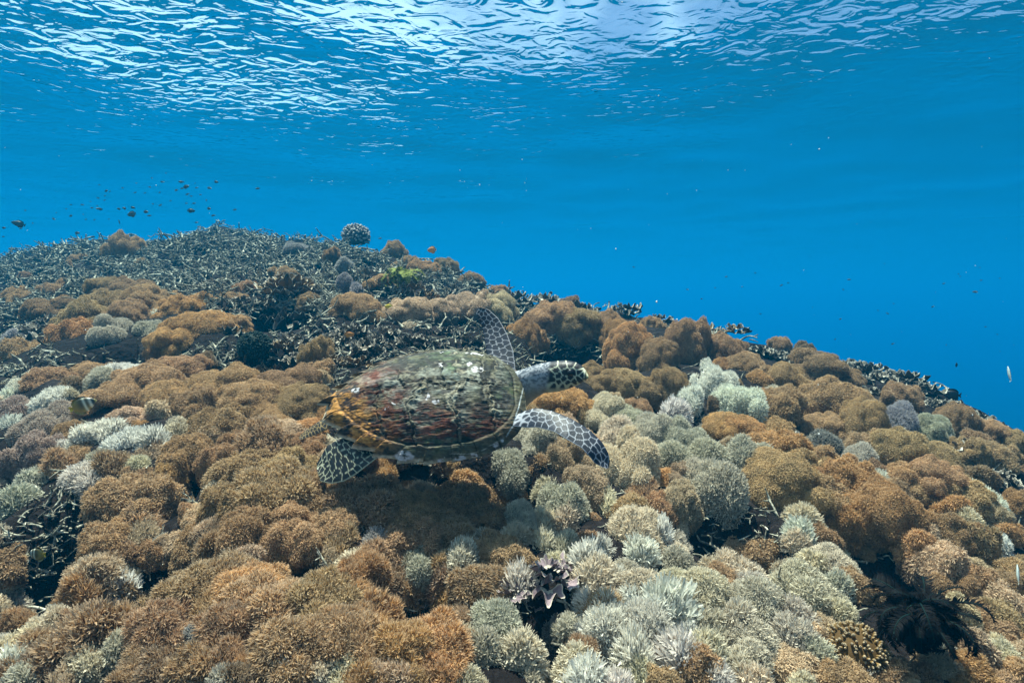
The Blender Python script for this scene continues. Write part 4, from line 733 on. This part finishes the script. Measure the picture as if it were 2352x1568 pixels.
# ---------------------------------------------------------------- fish
m_fish, t, b, o = mat("fish_skin"); b.inputs['Roughness'].default_value = 0.45; a = N(t, 'ShaderNodeAttribute', attribute_name='Col'); L(t, a.outputs['Color'], b.inputs['Base Color'])
def fish_mesh(name, depth, thick, tail, colour, fin=0.16, nx=44, nr=18, snout=0.5):
    """length 1 along +X (head); body loft, forked tail and thin solid fins joined into one skin"""
    x = np.linspace(0, 1, nx); h = depth / 2 * (np.sin(np.pi * np.clip(x, 0.002, 0.998) ** 0.8) ** snout) * (1 - 0.10 * x); h[-1] *= 0.3; h = np.maximum(h, 0.035); h[0] = 0.035
    px = -0.36 + 0.86 * x; an = np.linspace(0, 2 * np.pi, nr, endpoint=False); w = np.minimum(h * 0.5, thick / 2 * np.sin(np.pi * np.clip(x * 0.9 + 0.07, 0, 1)) + 0.008)
    V = np.stack([np.broadcast_to(px[:, None], (nx, nr)), w[:, None] * np.cos(an)[None], h[:, None] * np.sin(an)[None]], -1).reshape(-1, 3)
    parts = [(np.concatenate([V, [[px[0], 0, 0], [px[-1] + 0.01, 0, 0]]]), [grid_faces(nx, nr, cv=True), np.array([[(i + 1) % nr, i, nx * nr] for i in range(nr)]), np.array([[(nx - 1) * nr + i, (nx - 1) * nr + (i + 1) % nr, nx * nr + 1] for i in range(nr)])])]
    def blade(o_):
        o_ = np.array(o_, float); n = len(o_); c_ = o_.mean(0); v = np.concatenate([np.stack([o_[:, 0], 0 * o_[:, 0] + s_, o_[:, 1]], 1) for s_ in (0.004, -0.004)] + [[[c_[0], 0.007, c_[1]], [c_[0], -0.007, c_[1]]]]); i = np.arange(n); j = (i + 1) % n
        parts.append((v, [np.stack([i, j, j + n, i + n], 1), np.stack([i, j, np.full(n, 2 * n)], 1), np.stack([j + n, i + n, np.full(n, 2 * n + 1)], 1)]))
    blade([(-0.33, 0.04), (-0.42, 0.10), (-0.5, tail), (-0.48, 0.05), (-0.46, 0), (-0.48, -0.05), (-0.5, -tail), (-0.42, -0.10), (-0.33, -0.04)])
    hx_ = lambda q_: float(np.interp(q_, px, h))
    for sg in (1, -1):
        xs = np.linspace(0.22 if sg > 0 else 0.02, -0.34, 9); blade([(q_, sg * hx_(q_) * 0.92) for q_ in xs] + [(q_ - 0.03, sg * (hx_(q_) + fin * depth * math.sin(math.pi * (0.15 + 0.75 * k / 8)) ** 0.5)) for k, q_ in reversed(list(enumerate(xs)))])
    v, f = join(parts); return mesh(name, v, f, [m_fish], col=colour(v))
def plain(back_, belly):
    def f(v): w = smooth(-0.12, 0.1, v[:, 2])[:, None]; return np.array(belly)[None] * (1 - w) + np.array(back_)[None] * w
    return f
def butterfly(v):
    x = v[:, 0]; c = np.tile([0.30, 0.20, 0.035], (len(v), 1)); c = blend(c, (0.085, 0.06, 0.02), smooth(-0.25, 0.0, x) * smooth(-0.2, 0.1, v[:, 2] + 0.1))
    c = blend(c, (0.60, 0.42, 0.02), 1 - smooth(-0.42, -0.30, x)); c = blend(c, (0.62, 0.60, 0.45), np.exp(-((x - 0.10) / 0.045) ** 2)); c = blend(c, (0.62, 0.60, 0.48), np.exp(-((x - 0.30) / 0.05) ** 2)); c = blend(c, (0.015, 0.015, 0.015), np.exp(-((x - 0.385) / 0.035) ** 2)); c = blend(c, (0.45, 0.36, 0.12), smooth(0.43, 0.48, x)); return c
F_DK = fish_mesh("reef_fish", 0.50, 0.22, 0.20, plain((0.022, 0.030, 0.034), (0.06, 0.065, 0.06))); F_SL = fish_mesh("reef_fish", 0.30, 0.16, 0.15, plain((0.03, 0.045, 0.05), (0.10, 0.11, 0.10)))
F_BF = fish_mesh("butterfly_fish", 0.62, 0.17, 0.11, butterfly, fin=0.12, snout=0.62); F_OR = fish_mesh("reef_fish", 0.55, 0.22, 0.16, plain((0.55, 0.20, 0.03), (0.6, 0.28, 0.05))); F_YL = fish_mesh("reef_fish", 0.45, 0.2, 0.15, plain((0.55, 0.40, 0.02), (0.6, 0.5, 0.1)))
F_SG = fish_mesh("surgeonfish", 0.60, 0.20, 0.20, plain((0.02, 0.018, 0.02), (0.03, 0.025, 0.025))); F_SV = fish_mesh("reef_fish", 0.26, 0.12, 0.12, plain((0.35, 0.40, 0.38), (0.6, 0.6, 0.5)))
def fish(me, u, v, D, px, yaw, label, cat="fish", group=None, pitch=0.0, name="reef_fish", roll=0.0):
    p = at(u, v, D); g_ = hit(u, v)
    s_ = px / FPX * D / max(0.35, abs(math.cos(yaw))); o_ = ob(name, me, loc=p, rot=Euler((roll, -pitch, yaw)), scale=(s_,) * 3); tag(o_, label, cat, group); return o_
def over(u, v, back_=0.25): q_ = hit(u, v + 15); return (q_[1] if q_ is not None else 5) - back_
o_ = fish(F_BF, 190, 930, over(190, 940), 54, 0.35, "yellow brown butterfly fish with pale and dark bars near the white soft corals", "butterfly fish", name="butterfly_fish", pitch=0.35)
o_ = fish(F_BF, 86, 1272, over(60, 1290, 0.15), 48, math.pi - 0.2, "shaded butterfly fish with a yellow tail in the dark hollow among broken branches", "butterfly fish", name="butterfly_fish")
fish(F_OR, 992, 574, 5.6, 22, math.pi - 0.5, "small orange brown fish hovering above the reef edge right of the coral head", name="reef_fish")
fish(F_OR, 802, 768, over(802, 785, 0.1), 20, 0.4, "tiny orange fish among the leafy corals behind the turtle shell")
fish(F_YL, 893, 704, over(893, 715, 0.1), 22, 2.6, "small yellow fish just left of the tan soft corals behind the turtle")
fish(F_SG, 2185, 907, 4.0, 38, math.pi - 0.3, "dark oval surgeonfish at the reef edge far right", "surgeonfish", name="surgeonfish")
fish(F_SG, 2197, 838, 5.6, 12, 0.6, "small dark fish in open water above the dark oval surgeonfish")
fish(F_SV, 2318, 858, 4.6, 14, 1.2, "pale slender fish nose up in open water near the right reef edge", pitch=1.0)
fish(F_SV, 2338, 1318, over(2338, 1335, 0.08), 26, 1.0, "silvery fish with a yellow belly against the brown corals at the right edge", pitch=0.9)
SCHOOL = "455 850 7;563 864 8;620 885 8;665 887 7;627 842 6;698 818 6;746 836 11;762 796 6;688 860 8;733 884 8;810 874 12;855 858 16;835 866 10;833 836 7;862 892 11;878 901 8;903 863 8;896 842 6;962 864 15;993 836 10;921 895 8;948 920 9;856 934 8;891 934 10;878 968 13;960 958 11;980 990 12;1078 964 11;1183 866 13;903 1022 8;545 960 9;571 957 9;611 954 9;605 984 25;670 973 13;685 991 10;736 943 11;702 937 8;783 923 8;488 877 9;505 880 7;450 910 8;482 899 7;480 920 7;416 926 6;378 941 7;325 941 8;422 955 7;447 945 6;456 960 6;395 1008 8;433 1010 6;382 985 6;355 1070 11;548 1020 11;325 992 9;247 1006 12;116 967 8;85 1028 26;18 1047 9;150 1025 7;95 1050 7;15 1087 8;1746 1095 10;305 960 6;258 977 7;500 1007 6"
fg = np.random.default_rng(5)
for it in SCHOOL.split(";"):
    a_, b_, s_ = map(float, it.split()); u, v = a_ / 2, b_ / 2; big_f = s_ > 20
    if (a_, b_) == (1746, 1095): lb, gp = "small dark fish just right of the round coral head on the skyline", None
    elif a_ == 605: lb, gp = "largest dark fish of the school, just above the reef crest", None
    elif a_ == 85: lb, gp = "large faded dark fish far left in the open water over the reef", None
    elif a_ == 548: lb, gp = "dark fish hanging nose down over the reef crest", None
    elif a_ == 1183: lb, gp = "lone dark fish right of the school above the reef crest", None
    else: lb, gp = "small dark fish in the loose school above the left reef crest", "school of small dark fish"
    o_ = fish(F_DK if (s_ > 8 and fg.random() < 0.6) or big_f else F_SL, u, v, fg.uniform(5.5, 7.5), s_ * 0.92, (0.0 if fg.random() < 0.5 else math.pi) + fg.normal(0, 0.45), lb, group=gp, pitch=(-1.2 if a_ == 548 else fg.normal(0, 0.2)))
for k in range(46):
    u = fg.uniform(1450, 2300); v = fg.uniform(600, 830)
    if v > np.interp(u, [1400, 1560, 1900, 2352], [660, 690, 800, 850]) - 10: continue
    fish(F_SL, u, v, fg.uniform(6, 9), fg.uniform(4, 6.5), (0.0 if fg.random() < 0.5 else math.pi) + fg.normal(0, 0.5), "tiny dark fish in the open blue water over the drop-off", group="tiny fish over the drop-off", pitch=fg.normal(0, 0.3))

# drifting specks of plankton
m_pk, t, b, o = mat("plankton"); b.inputs['Base Color'].default_value = (0.7, 0.7, 0.66, 1)
oc = np.array([[1, 0, 0], [-1, 0, 0], [0, 1, 0], [0, -1, 0], [0, 0, 1], [0, 0, -1.0]]); of = np.array([[0, 2, 4], [2, 1, 4], [1, 3, 4], [3, 0, 4], [2, 0, 5], [1, 2, 5], [3, 1, 5], [0, 3, 5]]); pk = []
for k in range(260):
    u, v = fg.uniform(-200, 2550), fg.uniform(-100, 1000); D = fg.uniform(1.5, 6); h_ = hit(u, v)
    if h_ is not None and h_[1] < D + 0.2: continue
    pk.append((oc * fg.uniform(0.001, 0.0032) * fg.uniform(0.6, 1.4, 3) + at(u, v, D), of))
vv, ff = join(pk); tag(ob("plankton", mesh("plankton", vv, ff, [m_pk])), "pale specks drifting in the open blue water", "plankton", kind='stuff')
# ---------------------------------------------------------------- labels
LM = [("the turtle's shell", 975, 950, 200), ("the turtle's head", 1300, 860, 50), ("the turtle's near flipper", 1320, 1010, 70), ("the turtle's raised far flipper", 1140, 780, 45), ("the turtle's hind flipper", 790, 1060, 50), ("the black feather star", 2080, 1440, 100), ("the green feather star", 926, 640, 30),
      ("the barred butterfly fish", 190, 930, 25), ("the shaded butterfly fish", 86, 1272, 25), ("the round coral head", 818, 537, 36), ("the dark green coral", 583, 790, 42), ("the oval surgeonfish", 2185, 907, 18), ("the knobbly coral", 1980, 1500, 60), ("the purple grey leafy coral", 1230, 1380, 90), ("the white coral pair", 1675, 905, 80), ("the big spiky cream coral", 1464, 1240, 74)]
NOUN = {'soft': ("soft coral", "soft coral clump"), 'mop': ("soft coral", "mop-like soft coral"), 'leaf': ("leafy coral", "leafy coral")}
names = {}
ORD = ["nearest", "second nearest", "third nearest", "fourth nearest", "fifth nearest", "sixth nearest", "seventh nearest", "eighth nearest", "ninth nearest", "tenth nearest", "eleventh nearest", "twelfth nearest", "thirteenth nearest", "fourteenth nearest", "fifteenth nearest", "sixteenth nearest", "seventeenth nearest", "eighteenth nearest"]
recs = []
for o_, tone, kind, u, v, rx in PL:
    if kind == 'branch':
        lm = min(LM, key=lambda q_: (u - q_[1]) ** 2 + (v - q_[2]) ** 2)
        far_ = v < 720
        if far_ and u < 1150: lb, gp = "broken grey staghorn branch lying on the rubble slope below the reef crest", "broken branches on the upper reef slope"
        elif v < 940: lb, gp = "broken branch lying in the hollows among the leafy corals behind the turtle", "broken branches behind the turtle"
        elif u < 560: lb, gp = "broken pale branch in the dark hollows at lower left", "broken branches in the lower left hollows"
        else: lb, gp = "thin broken branch wedged between the soft corals right of or below the turtle", "broken branches between the near soft corals"
        tag(o_, lb, "coral branch", gp); continue
    lm = min(LM, key=lambda q_: math.hypot(u - q_[1], v - q_[2]) - q_[3]); dx, dy = u - lm[1], v - lm[2]
    rel = ("below" if dy > 0 else "above") if abs(dy) > 0.8 * abs(dx) else ("right of" if dx > 0 else "left of")
    size = "small" if rx < 28 else ("large" if rx > 64 else "medium"); recs.append([o_, tone, kind, size, rel, lm, math.hypot(dx, dy), u, v, rx])
from collections import defaultdict
gr = defaultdict(list)
for r_ in recs: gr[(r_[1], r_[2], r_[3], r_[4], r_[5][0])].append(r_)
for (tone, kind, size, rel, lmn), m_ in gr.items():
    m_.sort(key=lambda r_: r_[6])
    for i, r_ in enumerate(m_):
        sz = "" if size == "medium" else size + " "
        lb = f"{sz}{tone} {NOUN[kind][1]} {rel} {lmn}" + (f", {ORD[min(i, 17)]}" if len(m_) > 1 else "")
        tag(r_[0], lb, NOUN[kind][0], {'soft': "brown soft corals", 'mop': "pale soft corals", 'leaf': "leafy corals"}[kind])
